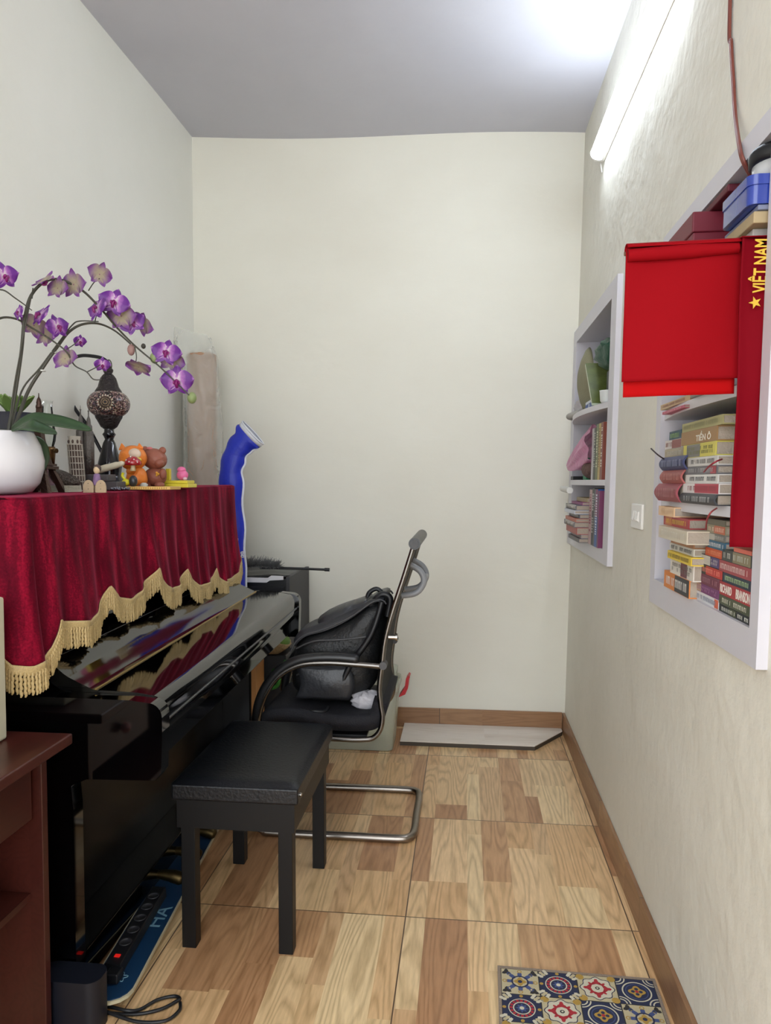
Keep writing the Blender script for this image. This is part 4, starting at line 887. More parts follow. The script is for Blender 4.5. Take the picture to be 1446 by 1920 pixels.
b.add(vv, [(i*sg+k, i*sg+(k+1) % sg, (i+1)*sg+(k+1) % sg, (i+1)*sg+k) for i in range(n-1) for k in range(sg)]); b.ob('bag_body', M_blue, bl, solid=.002)
ed = [vv[k*sg] for k in range(12, n-4)]
b = B(); b.tube([p+Vector((.003, -.004, 0)) for p in ed], .0055, 8); b.ob('white_piping', mat('piping_white', (214, 216, 224), .5), bl)
rim = [vv[(n-1)*sg+q] for q in range(sg)]+[vv[(n-1)*sg]]
rim2 = [p+(ctr[-1]-ctr[-2]).normalized()*.02 for p in rim]
b = B(); b.add(rim[:-1]+rim2[:-1], [(q, (q+1) % sg, sg+(q+1) % sg, sg+q) for q in range(sg)]); b.tube(rim2, .003, 6, False); b.ob('white_rim', mat('piping_white', (214, 216, 224)), bl, solid=.002)
text_ob('ng', 'printed_script', mat('piping_white', (214, 216, 224)), bl, P(451, 1040, 1, 3.2565), (1, 0, .1), (-.1, 0, 1), .03, .036, .02)
b = B(); b.tube(spl([(-1.035, 3.257, 1.03), (-1.025, 3.257, 1.04), (-1.027, 3.257, 1.015), (-1.033, 3.257, 1.01)], 5), .003, 6); b.tube(spl([(-1.045, 3.257, 1.09), (-1.035, 3.257, 1.10), (-1.035, 3.257, 1.08)], 5), .003, 6); b.ob('printed_swirl', mat('piping_white', (214, 216, 224)), bl)
# basket with green cushion, toy and board in the gap between piano and cabinet
bk = thing('wicker_basket', 'small round wicker basket with a green cushion beside the cabinet', 'basket', (-.90, 3.30, .50))
Mr = Matrix.Rotation(.5, 3, 'Y')
b = B(); b.lathe([(0, -.06), (.04, -.055), (.075, -.03), (.095, .01), (.10, .03), (.09, .03)], (-.895, 3.295, .575), 32, Mr, wob=lambda a, z: 1+.03*math.sin(a*14)); b.ob('basket_body', mat('wicker', (168, 140, 100), .8, bump=1, bscale=80, var=.35, vscale=50), bk, solid=.004)
b = B(); b.ell((-.895+.015, 3.295, .60), (.095, .09, .035), 28, Mr); b.ob('cushion', mat('grass_green', (84, 120, 34), .6, bump=.5, bscale=40), bk)
b = B(); b.bb((-.98, 3.24, 0), (-.80, 3.40, .515)); tag(b.ob('storage_crate', M_blk, None, bevel=.004, org=(-.9, 3.3, 0)), 'black crate under the wicker basket beside the cabinet', 'crate')
b = B(); b.tube(spl([(-.86, 3.2, .42), (-.84, 3.19, .46), (-.82, 3.19, .43), (-.83, 3.19, .39), (-.87, 3.19, .38), (-.89, 3.19, .41)], 6), .009, 8); b.tube(spl([(-.80, 3.19, .47), (-.79, 3.19, .50), (-.775, 3.19, .48)], 6), .009, 8)
tag(b.ob('toy_frog', mat('toy_green', (44, 122, 36), .5), None, org=(-.84, 3.19, .42)), 'curly green toy in the gap below the basket', 'toy')
b = B(); b.bb((-.905, 3.05, .0), (-.885, 3.18, .52)); tag(b.ob('cardboard_sheet', mat('orange_card', (190, 134, 78), .6), None, org=(-.89, 3.1, 0)), 'orange-brown cardboard sheet standing between piano and chair', 'cardboard')
# plastic storage box
def frost():
    m, nt, p = newmat('frosted_plastic'); p.inputs['Base Color'].default_value = RGB(226, 230, 214); p.inputs['Roughness'].default_value = .25; p.inputs['Alpha'].default_value = .42; return m
M_fro = frost()
sb = thing('storage_box', 'translucent greenish plastic storage box with a red clip on the floor', 'box', (-.5, 3.62, 0))
def tbox(z0, z1, g0, g1, m, nm, wall=.003):
    b = B(); o0 = rrect(-.70+g0, -.325-g0, 3.475+g0, 3.72-g0, .03); o1 = rrect(-.70+g1, -.325-g1, 3.475+g1, 3.72-g1, .03); n = len(o0)
    vs_ = [Vector((p[0], p[1], z0)) for p in o0]+[Vector((p[0], p[1], z1)) for p in o1]
    b.add(vs_, [(i, (i+1) % n, n+(i+1) % n, n+i) for i in range(n)]); b.add(vs_[:n], [tuple(range(n))[::-1]], False); return b
tbox(.004, .295, .02, 0, M_fro, '').ob('tub', M_fro, sb, solid=.003)
b = tbox(.295, .325, -.008, -.004, M_fro, ''); b.prism(rrect(-.69, -.335, 3.485, 3.71, .03), .325, .372, lambda p, s: Vector((p[0], p[1], s)), True); b.ob('box_lid', M_fro, sb, solid=.002)
b = B(); b.prism([(-.318, .255), (-.305, .275), (-.288, .30), (-.282, .345), (-.27, .362), (-.262, .355), (-.268, .34), (-.272, .30), (-.285, .27)], 3.53, 3.60, lambda p, s: Vector((p[0], s, p[1]))); b.ob('red_clip', mat('red_plastic', (196, 28, 40), .35), sb, bevel=.003)
b = B()
for k, (c, r) in enumerate([((-.6, 3.58, .09), .07), ((-.48, 3.6, .11), .085), ((-.40, 3.6, .07), .05)]): b.ell(c, (r, .07, r*.9))
b.ob('contents', mat('olive_cloth', (150, 160, 116), .8, var=.3, vscale=14), sb)
# marble-look tile offcut on the floor
sl = [P(u, v, 2, .022) for u, v in [(748, 1389), (1003, 1399), (1055, 1371)]]
poly = [(-.30, sl[0].y), (sl[1].x, sl[1].y), (sl[2].x-.005, sl[2].y), (.498, YB-.015), (-.62, YB-.015), (-.62, sl[0].y+.16), (-.30, sl[0].y+.16)]
poly = [(-.315, sl[0].y), (sl[1].x, sl[1].y), (min(.498, sl[2].x), sl[2].y), (.498, YB-.014), (-.315, YB-.014)]
t = thing('floor_slab', 'pale wood-look slab with a cut corner lying along the back wall', 'slab', (.1, 3.73, 0))
b = B(); b.prism(poly, .0, .019, lambda p, s: Vector((p[0], p[1], s))); b.ob('slab_core', mat('dark_edge', (70, 62, 52), .6), t)
b = B(); b.prism(poly, .019, .0225, lambda p, s: Vector((p[0], p[1], s))); b.ob('slab_face', woodmat('pale_slab', [(232, 224, 214), (222, 212, 202), (240, 234, 226)], rot=True, grain=.35, strips=9, rough=.3), t)
# ================================================================ RUG
rug = thing('patterned_mat', 'small mat printed with red and blue ornamental tile squares', 'rug', (.29, 1.75, 0))
a0, a1 = P(933, 1810, 2, .006), P(1228, 1835, 2, .006); ux = (a1-a0); WX = ux.length; ux.normalize(); uy = Vector((ux.y, -ux.x, 0))
def rp(x, y, z): return a0+ux*x+uy*y+Vector((0, 0, z-a0.z))
b = B(); b.prism([(0, 0), (WX, 0), (WX, .6), (0, .6)], .0, .006, lambda p, s: rp(p[0], p[1], s)); b.ob('mat_border', mat('taupe_binding', (150, 134, 120), .9, bump=.5, bscale=300), rug, bevel=.002)
RC = [mat('rug_cream', (196, 184, 150), .95, bump=.4, bscale=400), mat('rug_navy', (42, 48, 76), .95), mat('rug_red', (170, 46, 56), .95), mat('rug_blue', (70, 84, 132), .95), mat('rug_mustard', (176, 142, 68), .95), mat('rug_line', (52, 50, 50), .95), mat('rug_pale', (206, 200, 180), .95)]
b = B(); T_ = (WX-.016)/4; b.m = 5; b.add([rp(.008, .01, .0062), rp(WX-.008, .01, .0062), rp(WX-.008, .59, .0062), rp(.008, .59, .0062)], [(3, 2, 1, 0)], False)
lev = [.0064]
def shp(cx, cy, pts_, m, lv):
    b.m = m; z = .0064+.00018*lv; b.add([rp(cx+p[0], cy+p[1], z) for p in pts_], [tuple(range(len(pts_)))[::-1]], False)
def circ(r, n=28, f=None): return [(r*(f(a) if f else 1)*math.cos(a), r*(f(a) if f else 1)*math.sin(a)) for a in [2*PI*k/n for k in range(n)]]
def ring(cx, cy, r, w_, m, lv, f=None, n=28):
    b.m = m; z = .0064+.00018*lv; o_ = circ(r+w_/2, n, f); i_ = circ(r-w_/2, n, f)
    b.add([rp(cx+p[0], cy+p[1], z) for p in o_+i_], [(k, n+k, n+(k+1) % n, (k+1) % n) for k in range(n)], False)
order = [[0, 1, 2, 3], [1, 2, 3, 0], [2, 3, 0, 1], [3, 0, 1, 2], [0, 1, 2, 3], [1, 2, 3, 0]]
for r in range(6):
    for c in range(4):
        k = order[r][c]; cx, cy = .008+T_*(c+.5), .01+T_*(r+.5); h = T_*.485; bgc = [0, 1, 0, 1][k]
        shp(cx, cy, [(-h, -h), (h, -h), (h, h), (-h, h)], bgc, 0)
        R = T_/2
        if k == 0:
            for q in range(8):
                a = PI*q/4; shp(cx+R*.55*math.cos(a), cy+R*.55*math.sin(a), circ(R*.16, 12, lambda x: 1+.3*math.cos(2*(x-a))), 3, 1)
                if q % 2: shp(cx+R*1.0*math.cos(a), cy+R*1.0*math.sin(a), circ(R*.2, 12, lambda x: 1+.35*math.sin(3*x)), 5, 1)
                ring(cx+R*.8*math.cos(a), cy+R*.8*math.sin(a), R*.1, R*.05, 3 if q % 2 else 4, 2)
            ring(cx, cy, R*.42, R*.09, 1, 2); shp(cx, cy, circ(R*.28, 16, lambda x: 1+.25*math.cos(4*x)), 4, 2); shp(cx, cy, circ(R*.12, 10), 1, 3)
        elif k == 1:
            for q in range(16): a = PI*q/8; shp(cx+R*.54*math.cos(a), cy+R*.54*math.sin(a), circ(R*.085, 8), 2, 1); 
            ring(cx, cy, R*.66, R*.05, 6, 1, n=32); ring(cx, cy, R*.42, R*.06, 6, 1); shp(cx, cy, circ(R*.26, 16, lambda x: 1+.3*math.cos(8*x)), 3, 2); shp(cx, cy, circ(R*.12, 10), 6, 3)
            for q in range(4):
                a = PI/4+PI*q/2
                for s_ in (-.28, 0, .28): shp(cx+R*1.12*math.cos(a+s_*.7), cy+R*1.12*math.sin(a+s_*.7), circ(R*.15, 10, lambda x: 1+.5*math.cos(2*(x-a-s_))), 6 if s_ else 0, 1)
                shp(cx+R*.88*math.cos(a-PI/4), cy+R*.88*math.sin(a-PI/4), circ(R*.1, 10), 4, 1)
        elif k == 2:
            for q in range(4): a = PI/4+PI*q/2; shp(cx+R*1.15*math.cos(a), cy+R*1.15*math.sin(a), circ(R*.22, 10), 4, 1)
            shp(cx, cy, circ(R*.82, 40, lambda x: 1+.09*math.cos(8*x)), 6, 2); ring(cx, cy, R*.82, R*.05, 1, 3, lambda x: 1+.09*math.cos(8*x), 40)
            for q in range(8):
                a = PI*q/4; l_ = .46 if q % 2 == 0 else .42; shp(cx+R*l_*math.cos(a), cy+R*l_*math.sin(a), circ(R*(.2 if q % 2 == 0 else .13), 14, lambda x: 1+.4*math.cos(3*(x-a))), 2, 4)
            shp(cx, cy, circ(R*.12, 12), 5, 5); shp(cx, cy, circ(R*.06, 8), 6, 6)
        else:
            ring(cx, cy, R*.72, R*.07, 6, 1, n=32); ring(cx, cy, R*.56, R*.04, 3, 1, n=32); shp(cx, cy, circ(R*.38, 24, lambda x: 1+.2*math.cos(4*x)), 4, 2)
            for q in range(4): a = PI*q/2; shp(cx+R*.2*math.cos(a), cy+R*.2*math.sin(a), circ(R*.1, 10), 1, 3)
            shp(cx, cy, circ(R*.1, 8), 2, 4)
            for q in range(4):
                a0_ = PI/4+PI*q/2; qx, qy = cx+R*math.copysign(1, math.cos(a0_))*.97, cy+R*math.copysign(1, math.sin(a0_))*.97; s0 = math.atan2(cy-qy, cx-qx)
                for rr in (.35, .52):
                    b.m = 6; pp = [(rr*R*math.cos(s0-PI/4+PI/2*i/8), rr*R*math.sin(s0-PI/4+PI/2*i/8)) for i in range(9)]+[((rr-.07)*R*math.cos(s0+PI/4-PI/2*i/8), (rr-.07)*R*math.sin(s0+PI/4-PI/2*i/8)) for i in range(9)]
                    shp(qx, qy, pp, 6, 2)
b.ob('tile_print', RC, rug)
#PIANO_TOP
# ================================================================ THINGS ON THE PIANO
def zt(y): return ztop(y)+.0065
# ---- orchid in white pot
orc = thing('potted_orchid', 'purple and white moth orchid with arching stems in a rounded white pot', 'orchid', (-1.20, 1.84, zt(1.84)))
PC = Vector((-1.232, 1.84, zt(1.84)))
b = B(); b.lathe([(0, 0), (.06, 0), (.085, .006), (.105, .03), (.115, .065), (.117, .09), (.108, .13), (.092, .162), (.089, .165), (.086, .163), (.09, .14), (0, .14)], PC, 48); b.ob('pot', mat('white_ceramic', (214, 212, 216), .25, coat=.4), orc)
pil(PC+Vector((0, 0, .152)), (.085, .085, .018), 'moss', mat('dark_moss', (40, 44, 34), .9, bump=1, bscale=60), '', '')
mo = bpy.data.objects['moss']
for k in ('label', 'category'): del mo[k]
mo.parent = orc; mo.location = mo.location-Vector(orc.location)
M_stem = mat('dark_stem', (62, 60, 50), .5); M_leaf = mat('deep_green_leaf', (48, 72, 44), .35, var=.25, vscale=18)
def Y(u, v, y): return P(u, v, 1, y)
def stem(pts, r0, r1, nm='stem'):
    q = spl(pts, 7); n = len(q); b = B(); b.tube(q, [r0+(r1-r0)*k/(n-1) for k in range(n)], 8); b.ob(nm, M_stem, orc)
stem([PC+Vector((.03, 0, .14)), Y(28, 740, 1.86), Y(40, 660, 1.87), Y(46, 600, 1.88), Y(58, 555, 1.90), Y(84, 528, 1.92), Y(115, 525, 1.95), Y(155, 545, 1.98), Y(190, 580, 2.02), Y(220, 615, 2.06), Y(255, 650, 2.10), Y(300, 688, 2.13), Y(335, 722, 2.15), Y(356, 742, 2.16)], .0052, .0018)
stem([PC+Vector((.02, .03, .14)), Y(50, 740, 1.94), Y(80, 690, 1.96), Y(108, 650, 1.98), Y(130, 622, 2.0), Y(155, 608, 2.02), Y(185, 607, 2.05), Y(215, 620, 2.08), Y(245, 645, 2.1)], .0052, .0022)
stem([PC+Vector((.01, .04, .14)), Y(40, 735, 1.97), Y(75, 690, 1.99), Y(112, 640, 2.01), Y(135, 610, 2.03), Y(150, 602, 2.05), Y(185, 603, 2.07)], .0028, .0016)
stem([PC+Vector((-.02, -.03, .14)), Y(-30, 700, 1.80), Y(-20, 620, 1.82), Y(0, 597, 1.84), Y(30, 598, 1.87), Y(60, 615, 1.9), Y(100, 640, 1.93), Y(125, 660, 1.95), Y(140, 685, 1.97), Y(162, 697, 1.98), Y(175, 711, 1.99), Y(190, 712, 2.0)], .0036, .0015)
stem([Y(-40, 560, 1.78), Y(0, 543, 1.8), Y(30, 560, 1.82), Y(60, 582, 1.86)], .0028, .0012)
stem([PC+Vector((.035, 0, .14)), Y(24, 740, 1.85), Y(38, 660, 1.86), Y(52, 590, 1.87), Y(62, 540, 1.9)], .0016, .0014, 'stake')
b = B()
for (u, v, y) in ((80, 695, 1.962), (102, 661, 1.98)): b.lathe([(.0, -.002), (.0085, -.002), (.0085, .002), (0, .002)], Y(u, v, y), 12)
b.ob('clip', mat('clip_white', (210, 210, 206), .4), orc)
# leaves
def leafstrip(pts, wd, tw=0.):
    q = spl(pts, 8); n = len(q)
    def f(i, j):
        k = i*(n-1); a = int(min(k, n-2)); p = q[a].lerp(q[a+1], k-a); t_ = (q[min(a+1, n-1)]-q[max(a-1, 0)]).normalized(); sd = t_.cross(Vector((math.sin(tw), -.55, math.cos(tw)*.8))).normalized(); nr = sd.cross(t_)
        w_ = wd*(math.sin(PI*min(1, .1+.9*i))**.6); return p+sd*(j-.5)*w_+nr*(.25*w_*4*(j-.5)**2*.5)
    b = B(); b.grid(f, 24, 8); b.ob('leaf', M_leaf, orc, solid=.0035)
leafstrip([PC+Vector((.02, .01, .15)), Y(55, 790, 1.86), Y(90, 791, 1.88), Y(130, 797, 1.9), Y(172, 807, 1.92)], .062)
leafstrip([PC+Vector((.03, .0, .155)), Y(50, 800, 1.80), Y(80, 806, 1.82), Y(107, 812, 1.85)], .05, .3)
leafstrip([PC+Vector((.03, .05, .15)), Y(70, 830, 1.93), Y(82, 855, 1.95), Y(78, 885, 1.95)], .035, 1.2)
leafstrip([PC+Vector((-.03, .02, .15)), Y(-30, 785, 1.86), Y(-60, 800, 1.86)], .05)
# flowers
def petalmat():
    m, nt, b = newmat('orchid_petal'); N = nt.nodes.new; L = nt.links.new
    uv = N('ShaderNodeUVMap'); sp = N('ShaderNodeSeparateXYZ'); L(uv.outputs[0], sp.inputs[0])
    nz = N('ShaderNodeTexNoise'); nz.inputs['Scale'].default_value = 5; nz.inputs['Detail'].default_value = 3; L(uv.outputs[0], nz.inputs['Vector'])
    a = N('ShaderNodeMath'); a.operation = 'MULTIPLY_ADD'; a.inputs[1].default_value = .3; a.inputs[2].default_value = -.15; L(nz.outputs[0], a.inputs[0])
    s_ = N('ShaderNodeMath'); L(sp.outputs[0], s_.inputs[0]); L(a.outputs[0], s_.inputs[1])
    r = N('ShaderNodeValToRGB'); e = r.color_ramp.elements; e[0].position = .05; e[0].color = RGB(206, 190, 196); e[1].position = .97; e[1].color = RGB(160, 110, 172)
    for ps_, c in ((.3, (160, 96, 170)), (.5, (98, 30, 128)), (.85, (88, 22, 122))): x = e.new(ps_); x.color = RGB(*c)
    L(s_.outputs[0], r.inputs[0])
    r2 = N('ShaderNodeValToRGB'); e = r2.color_ramp.elements; e[0].position = .25; e[0].color = RGB(158, 146, 124); e[1].position = .8; e[1].color = RGB(112, 56, 132); L(s_.outputs[0], r2.inputs[0])
    g = N('ShaderNodeNewGeometry'); mx = N('ShaderNodeMix'); mx.data_type = 'RGBA'; L(g.outputs['Backfacing'], mx.inputs[0]); L(r.outputs[0], mx.inputs[6]); L(r2.outputs[0], mx.inputs[7])
    L(mx.outputs[2], b.inputs['Base Color']); b.inputs['Roughness'].default_value = .5; b.inputs['Subsurface Weight'].default_value = .0; return m
M_pet = petalmat(); M_lip = mat('magenta_lip', (120, 14, 96), .45); M_back = mat('sepal_back', (190, 172, 160), .5)
def petal(ang, L_, W_, cup, droop=0.):
    d = Vector((math.cos(ang), math.sin(ang), 0)); sd = Vector((-d.y, d.x, 0))
    def f(i, j):
        w_ = W_*(math.sin(PI*min(1, .06+.94*i**.85))**.75); q = 2*(j-.5)
        return d*(L_*i)+sd*(q*w_*.5)+Vector((0, 0, cup*L_*(i*i)*.35-.12*W_*q*q*i+.02*math.sin(q*5+i*4)*L_*i-droop*L_*i*i))
    return f
pm = {}
for nm, ang, L_, W_, cup in (('petal_a', .1, 1., 1.15, .3), ('petal_b', PI-.1, 1., 1.15, .3)):
    b = B(); b.grid(petal(ang, L_, W_, cup), 10, 10, True); pm[nm] = b.mesh(nm, M_pet)
b = B()
for ang in (PI/2, -PI*.3, -PI*.7): b.grid(petal(ang, .92, .62, .1, .12), 10, 8, True)
pm['sep'] = b.mesh('sepals', M_pet)
b = B(); b.ell((0, -.02, .12), (.11, .12, .13), 14); b.ell((0, -.24, .2), (.10, .22, .09), 12, Matrix.Rotation(.5, 3, 'X')); b.ell((-.13, -.1, .16), (.1, .12, .05), 10, Matrix.Rotation(.7, 3, 'Y')); b.ell((.13, -.1, .16), (.1, .12, .05), 10, Matrix.Rotation(-.7, 3, 'Y'))
pm['lip'] = b.mesh('lip', M_lip)
def flower(u, v, y, rpx, face, roll=0., squash=1.):
    c = Y(u, v, y); s_ = rpx*y/F*1.12
    z = Vector(face).normalized(); x = Vector((0, 0, 1)).cross(z)
    x = x.normalized() if x.length > .05 else Vector((1, 0, 0)); yv = z.cross(x)
    M_ = Matrix((x, yv, z)).transposed() @ Matrix.Rotation(roll, 3, 'Z')
    Mt = Matrix.Translation(c-Vector(orc.location)) @ M_.to_4x4() @ Matrix.Scale(s_, 4)
    o = bpy.data.objects.new('flower', pm['sep']); C.objects.link(o); o.parent = orc; o.matrix_local = Mt
    for nm, me in (('petal', pm['petal_a']), ('petal', pm['petal_b']), ('lip', pm['lip'])):
        q = bpy.data.objects.new(nm, me); C.objects.link(q); q.parent = o
        if nm == 'petal' and squash != 1: q.scale = (1, squash, 1)
f_ = (0, -1, 0)
for a in ((8, 517, 1.80, 27, (.8, -.5, -.1), .3), (84, 525, 1.90, 26, (.3, .6, -.7), 0, .6), (108, 540, 1.93, 24, (.2, .9, -.2), .2), (138, 533, 1.96, 29, (.3, .85, .1), .1), (187, 514, 2.0, 24, (-.75, .5, .2), .2),
          (35, 585, 1.86, 16, (-.5, -.8, .1), .2), (76, 590, 1.9, 26, (-.4, -.6, .4), -.2), (64, 610, 1.92, 26, (-.6, .5, .1), .4), (86, 628, 1.94, 26, (.3, .8, -.1), .3), (108, 612, 1.93, 24, (.8, -.4, .1), .3),
          (122, 672, 1.96, 26, (.2, .9, -.3), 0), (150, 640, 2.02, 13, (.8, -.5, -.3), 0), (192, 684, 2.03, 15, (.6, -.7, -.3), 0),
          (182, 577, 2.0, 27, (-.5, -.8, .3), .1), (214, 566, 2.02, 28, (.35, -.9, .1), -.3), (228, 592, 2.05, 29, (.1, .9, .2), .1), (248, 605, 2.07, 24, (.2, -.95, .2), .5), (266, 606, 2.1, 25, (.3, .8, .4), .7),
          (260, 688, 2.1, 26, (.2, .5, .85), .2), (312, 660, 2.13, 27, (.3, -.9, .2), -.2), (322, 676, 2.16, 24, (-.2, .9, .2), .4), (332, 714, 2.15, 30, (.15, -.97, -.12), 0)):
    flower(*a)
b = B(); M_bud = mat('green_bud', (128, 142, 92), .5)
for (u, v, y, r) in ((360, 746, 2.17, 9), (290, 671, 2.13, 9)):
    b = B(); b.ell(Y(u, v, y), (r*y/F, r*y/F, 1.25*r*y/F), 14); b.ob('bud', M_bud, orc)
b = B(); b.ell(Y(246, 656, 2.1), (.011, .011, .017), 14); b.ob('bud', mat('mauve_bud', (150, 116, 110), .5), orc)
b = B(); b.ell(Y(269, 649, 2.11), (.007, .007, .008), 12); b.ob('bud', mat('dark_bud', (56, 52, 44), .5), orc)
for pts in ([(166, 545, 1.99), (176, 530, 2.0), (187, 522, 2.0)], [(253, 650, 2.10), (256, 670, 2.10), (253, 684, 2.1)], [(125, 655, 1.95), (140, 645, 1.98), (148, 636, 2.0)], [(164, 697, 1.98), (178, 690, 2.0), (188, 684, 2.02)], [(60, 560, 1.9), (64, 545, 1.9), (80, 530, 1.9)], [(178, 603, 2.06), (180, 595, 2.03), (184, 580, 2.0)]):
    stem([Y(*p) for p in pts], .0016, .0013, 'flower_stalk')
# ---- succulent in dark blue pot behind the orchid
sc = leafy('potted_succulent', 'green succulent rosette in a dark blue pot behind the orchid', (-1.36, 2.12, zt(2.12)), 16, .095, mat('succulent_green', (112, 138, 74), .45, var=.2), potm=mat('dark_blue_glaze', (20, 24, 44), .25, coat=.5), seed=2, pr=.075, ph=.235, up_=.85)
# ---- souvenir tower with lattice legs
M_bronze = mat('aged_bronze', (74, 54, 46), .4, .7, bump=.3, bscale=80)
def zz(v, y): return P(0, v, 1, y).z
def tower():
    y = 2.0; c = Y(76, 915, y); z0 = zt(y); zt_ = zz(738, y)
    t = thing('souvenir_tower', 'bronze lattice tower souvenir just right of the white orchid pot', 'figurine', (c.x, y, z0)); H_ = zt_-z0
    h1 = .13*H_+.03; w0, w1 = .054, .036
    for sx in (-1, 1):
        for sy in (-1, 1):
            b = B(); b.add([Vector((c.x+sx*(w0-dx*.02), y+sy*(w0-dy*.02), z0+.0)) for dx, dy in ((0, 0), (1, 0), (1, 1), (0, 1))]+[Vector((c.x+sx*(w1*.8-dx*.014), y+sy*(w1*.8-dy*.014), z0+h1)) for dx, dy in ((0, 0), (1, 0), (1, 1), (0, 1))], [(0, 1, 2, 3), (4, 7, 6, 5), (0, 4, 5, 1), (1, 5, 6, 2), (2, 6, 7, 3), (3, 7, 4, 0)], False)
            for k in range(4):
                f0, f1 = k/4, (k+1)/4; xa = c.x+sx*(w0+(w1*.8-w0)*f0+.001); xb = c.x+sx*(w0+(w1*.8-w0)*f1-.015); b.tube([(xa, y+sy*(w0+(w1*.8-w0)*f0+.001), z0+h1*f0), (xb, y+sy*(w0+(w1*.8-w0)*f1+.001), z0+h1*f1)], .0014, 5)
            b.ob('leg', M_bronze, t)
    b = B(); b.box((c.x, y, z0+h1+.004), (w1*2, w1*2, .008)); b.box((c.x, y, z0+h1+.012), (w1*1.8, w1*1.8, .006)); b.ob('platform', M_bronze, t)
    b = B(); prof = [(.026, h1+.015), (.018, h1+.05), (.012, h1+.085), (.008, H_*.72), (.006, H_*.86)]
    M45 = Matrix.Rotation(PI/4, 3, 'Z'); b.s = False; b.lathe([(r*1.3, q) for r, q in prof], (c.x, y, z0), 4, M45); b.ob('shaft', M_bronze, t)
    b = B(); b.lathe([(0, H_*.84), (.009, H_*.85), (.009, H_*.87), (.0065, H_*.89), (.0075, H_*.9), (.005, H_*.94), (.0018, H_*.96), (.001, H_), (0, H_)], (c.x, y, z0), 16); b.ob('lantern_top', M_bronze, t)
tower()
# ---- oil lamp
y = 2.32; c = Y(91, 900, y); z0 = zt(y)
ol = thing('oil_lamp', 'small oil lamp with clear glass chimney and colourful body behind the orchid leaf', 'lamp', (c.x, y, z0))
def glass():
    m, nt, p = newmat('clear_glass'); N = nt.nodes.new; L = nt.links.new
    tr = N('ShaderNodeBsdfTransparent'); tr.inputs[0].default_value = (.93, .95, .93, 1); fr = N('ShaderNodeFresnel'); fr.inputs[0].default_value = 1.5; gl = N('ShaderNodeBsdfGlossy'); gl.inputs['Roughness'].default_value = .05
    mx = N('ShaderNodeMixShader'); L(fr.outputs[0], mx.inputs[0]); L(tr.outputs[0], mx.inputs[1]); L(gl.outputs[0], mx.inputs[2]); L(mx.outputs[0], nt.nodes['Material Output'].inputs[0]); return m
hb = zz(838, y)-z0; ht = zz(752, y)-z0
b = B(); b.lathe([(0, 0), (.05, 0), (.052, .012), (.04, .022), (.034, .04), (.026, .062), (.016, .078), (.0, .08)], (c.x, y, z0), 28); b.ob('reservoir', [mat('painted_glass', (110, 76, 84), .15, var=.8, vscale=60, coat=.6)], ol)
b = B(); b.lathe([(.014, .078), (.02, .084), (.024, hb-.01), (.022, hb), (.015, hb)], (c.x, y, z0), 24); b.tube([(c.x, y, z0+hb-.012), (c.x+.034, y-.01, z0+hb-.014)], .0015, 6); b.tube([(c.x+.032, y-.01, z0+hb-.014), (c.x+.037, y-.011, z0+hb-.014)], .008, 14); b.ob('burner', mat('old_brass', (120, 92, 62), .35, 1.), ol)
b = B(); b.lathe([(.018, hb), (.024, hb+.02), (.0265, hb+.04), (.022, hb+.065), (.016, ht-.025), (.015, ht-.012), (.019, ht)], (c.x, y, z0), 32, wob=None); b.ob('glass_chimney', glass(), ol)
# ---- figurine boat shaped bead slipper
y = 2.14; c = Y(118, 893, y); z0 = zt(y)
b = B(); b.s = True; b.grid(lambda i, j: Vector((c.x-.045+.1*i, y+.028*math.sin(PI*i)**.5*math.cos(2*PI*j), z0+.026+.03*(1-i)**2+(.006+.022*math.sin(PI*min(1, i*.9+.1)))*math.sin(2*PI*j))), 20, 16)
tag(b.ob('beaded_slipper', mat('dark_beads', (86, 76, 70), .25, .3, bump=1, bscale=200, var=.9, vscale=160), None, org=(c.x, y, z0)), 'small dark glittering beaded slipper ornament left of the leaning white tower', 'ornament')
b = B(); b.s = False; cl = [(-.045, -.03), (.05, -.035), (.062, .02), (-.03, .035)]
for k in range(4): b.prism([(p[0]*(1-.05*k)+.003*k, p[1]*(1-.05*k)) for p in cl], k*.0048, k*.0048+.0042, lambda p, s: Vector((c.x+.025+p[0], 2.07+p[1], zt(2.07)+s)))
tag(b.ob('napkin_stack', mat('linen', (178, 174, 156), .8, bump=.4), None, org=(c.x, 2.07, zt(2.07))), 'folded beige napkin lying below the leaning white tower', 'napkin')
# ---- leaning tower
y = 2.17; ct = Y(139, 818, y); cb_ = Y(147, 905, y); z0 = zt(y)
t = thing('souvenir_tower', 'pale eight-tier leaning round tower souvenir standing beside the twin towers', 'figurine', (cb_.x, y, z0))
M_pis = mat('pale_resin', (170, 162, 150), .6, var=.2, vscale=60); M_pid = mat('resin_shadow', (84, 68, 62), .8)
H_ = ct.z-z0; lean = (ct.x-cb_.x)/H_
def lp_(p): return Vector((cb_.x+p[0]+lean*p[2], y+p[1], z0+p[2]))
rr = .0225
b = B(); n = 24
def ringc(b, r, za, zb_, n=24):
    b.add([lp_((r*math.cos(2*PI*k/n), r*math.sin(2*PI*k/n), q)) for q in (za, zb_) for k in range(n)], [(k, (k+1) % n, n+(k+1) % n, n+k) for k in range(n)])
    for q, s_ in ((za, -1), (zb_, 1)): b.add([lp_((r*math.cos(2*PI*k/n), r*math.sin(2*PI*k/n), q)) for k in range(n)], [tuple(range(n))[::s_]], False)
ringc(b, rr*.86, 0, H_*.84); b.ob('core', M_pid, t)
b = B(); nl = 7; tiers = [0]+[H_*.16+H_*.68*k/6 for k in range(7)]
for q in tiers: ringc(b, rr*1.02, q, q+.0028)
ringc(b, rr*.78, H_*.84, H_*.985); ringc(b, rr*.82, H_*.975, H_)
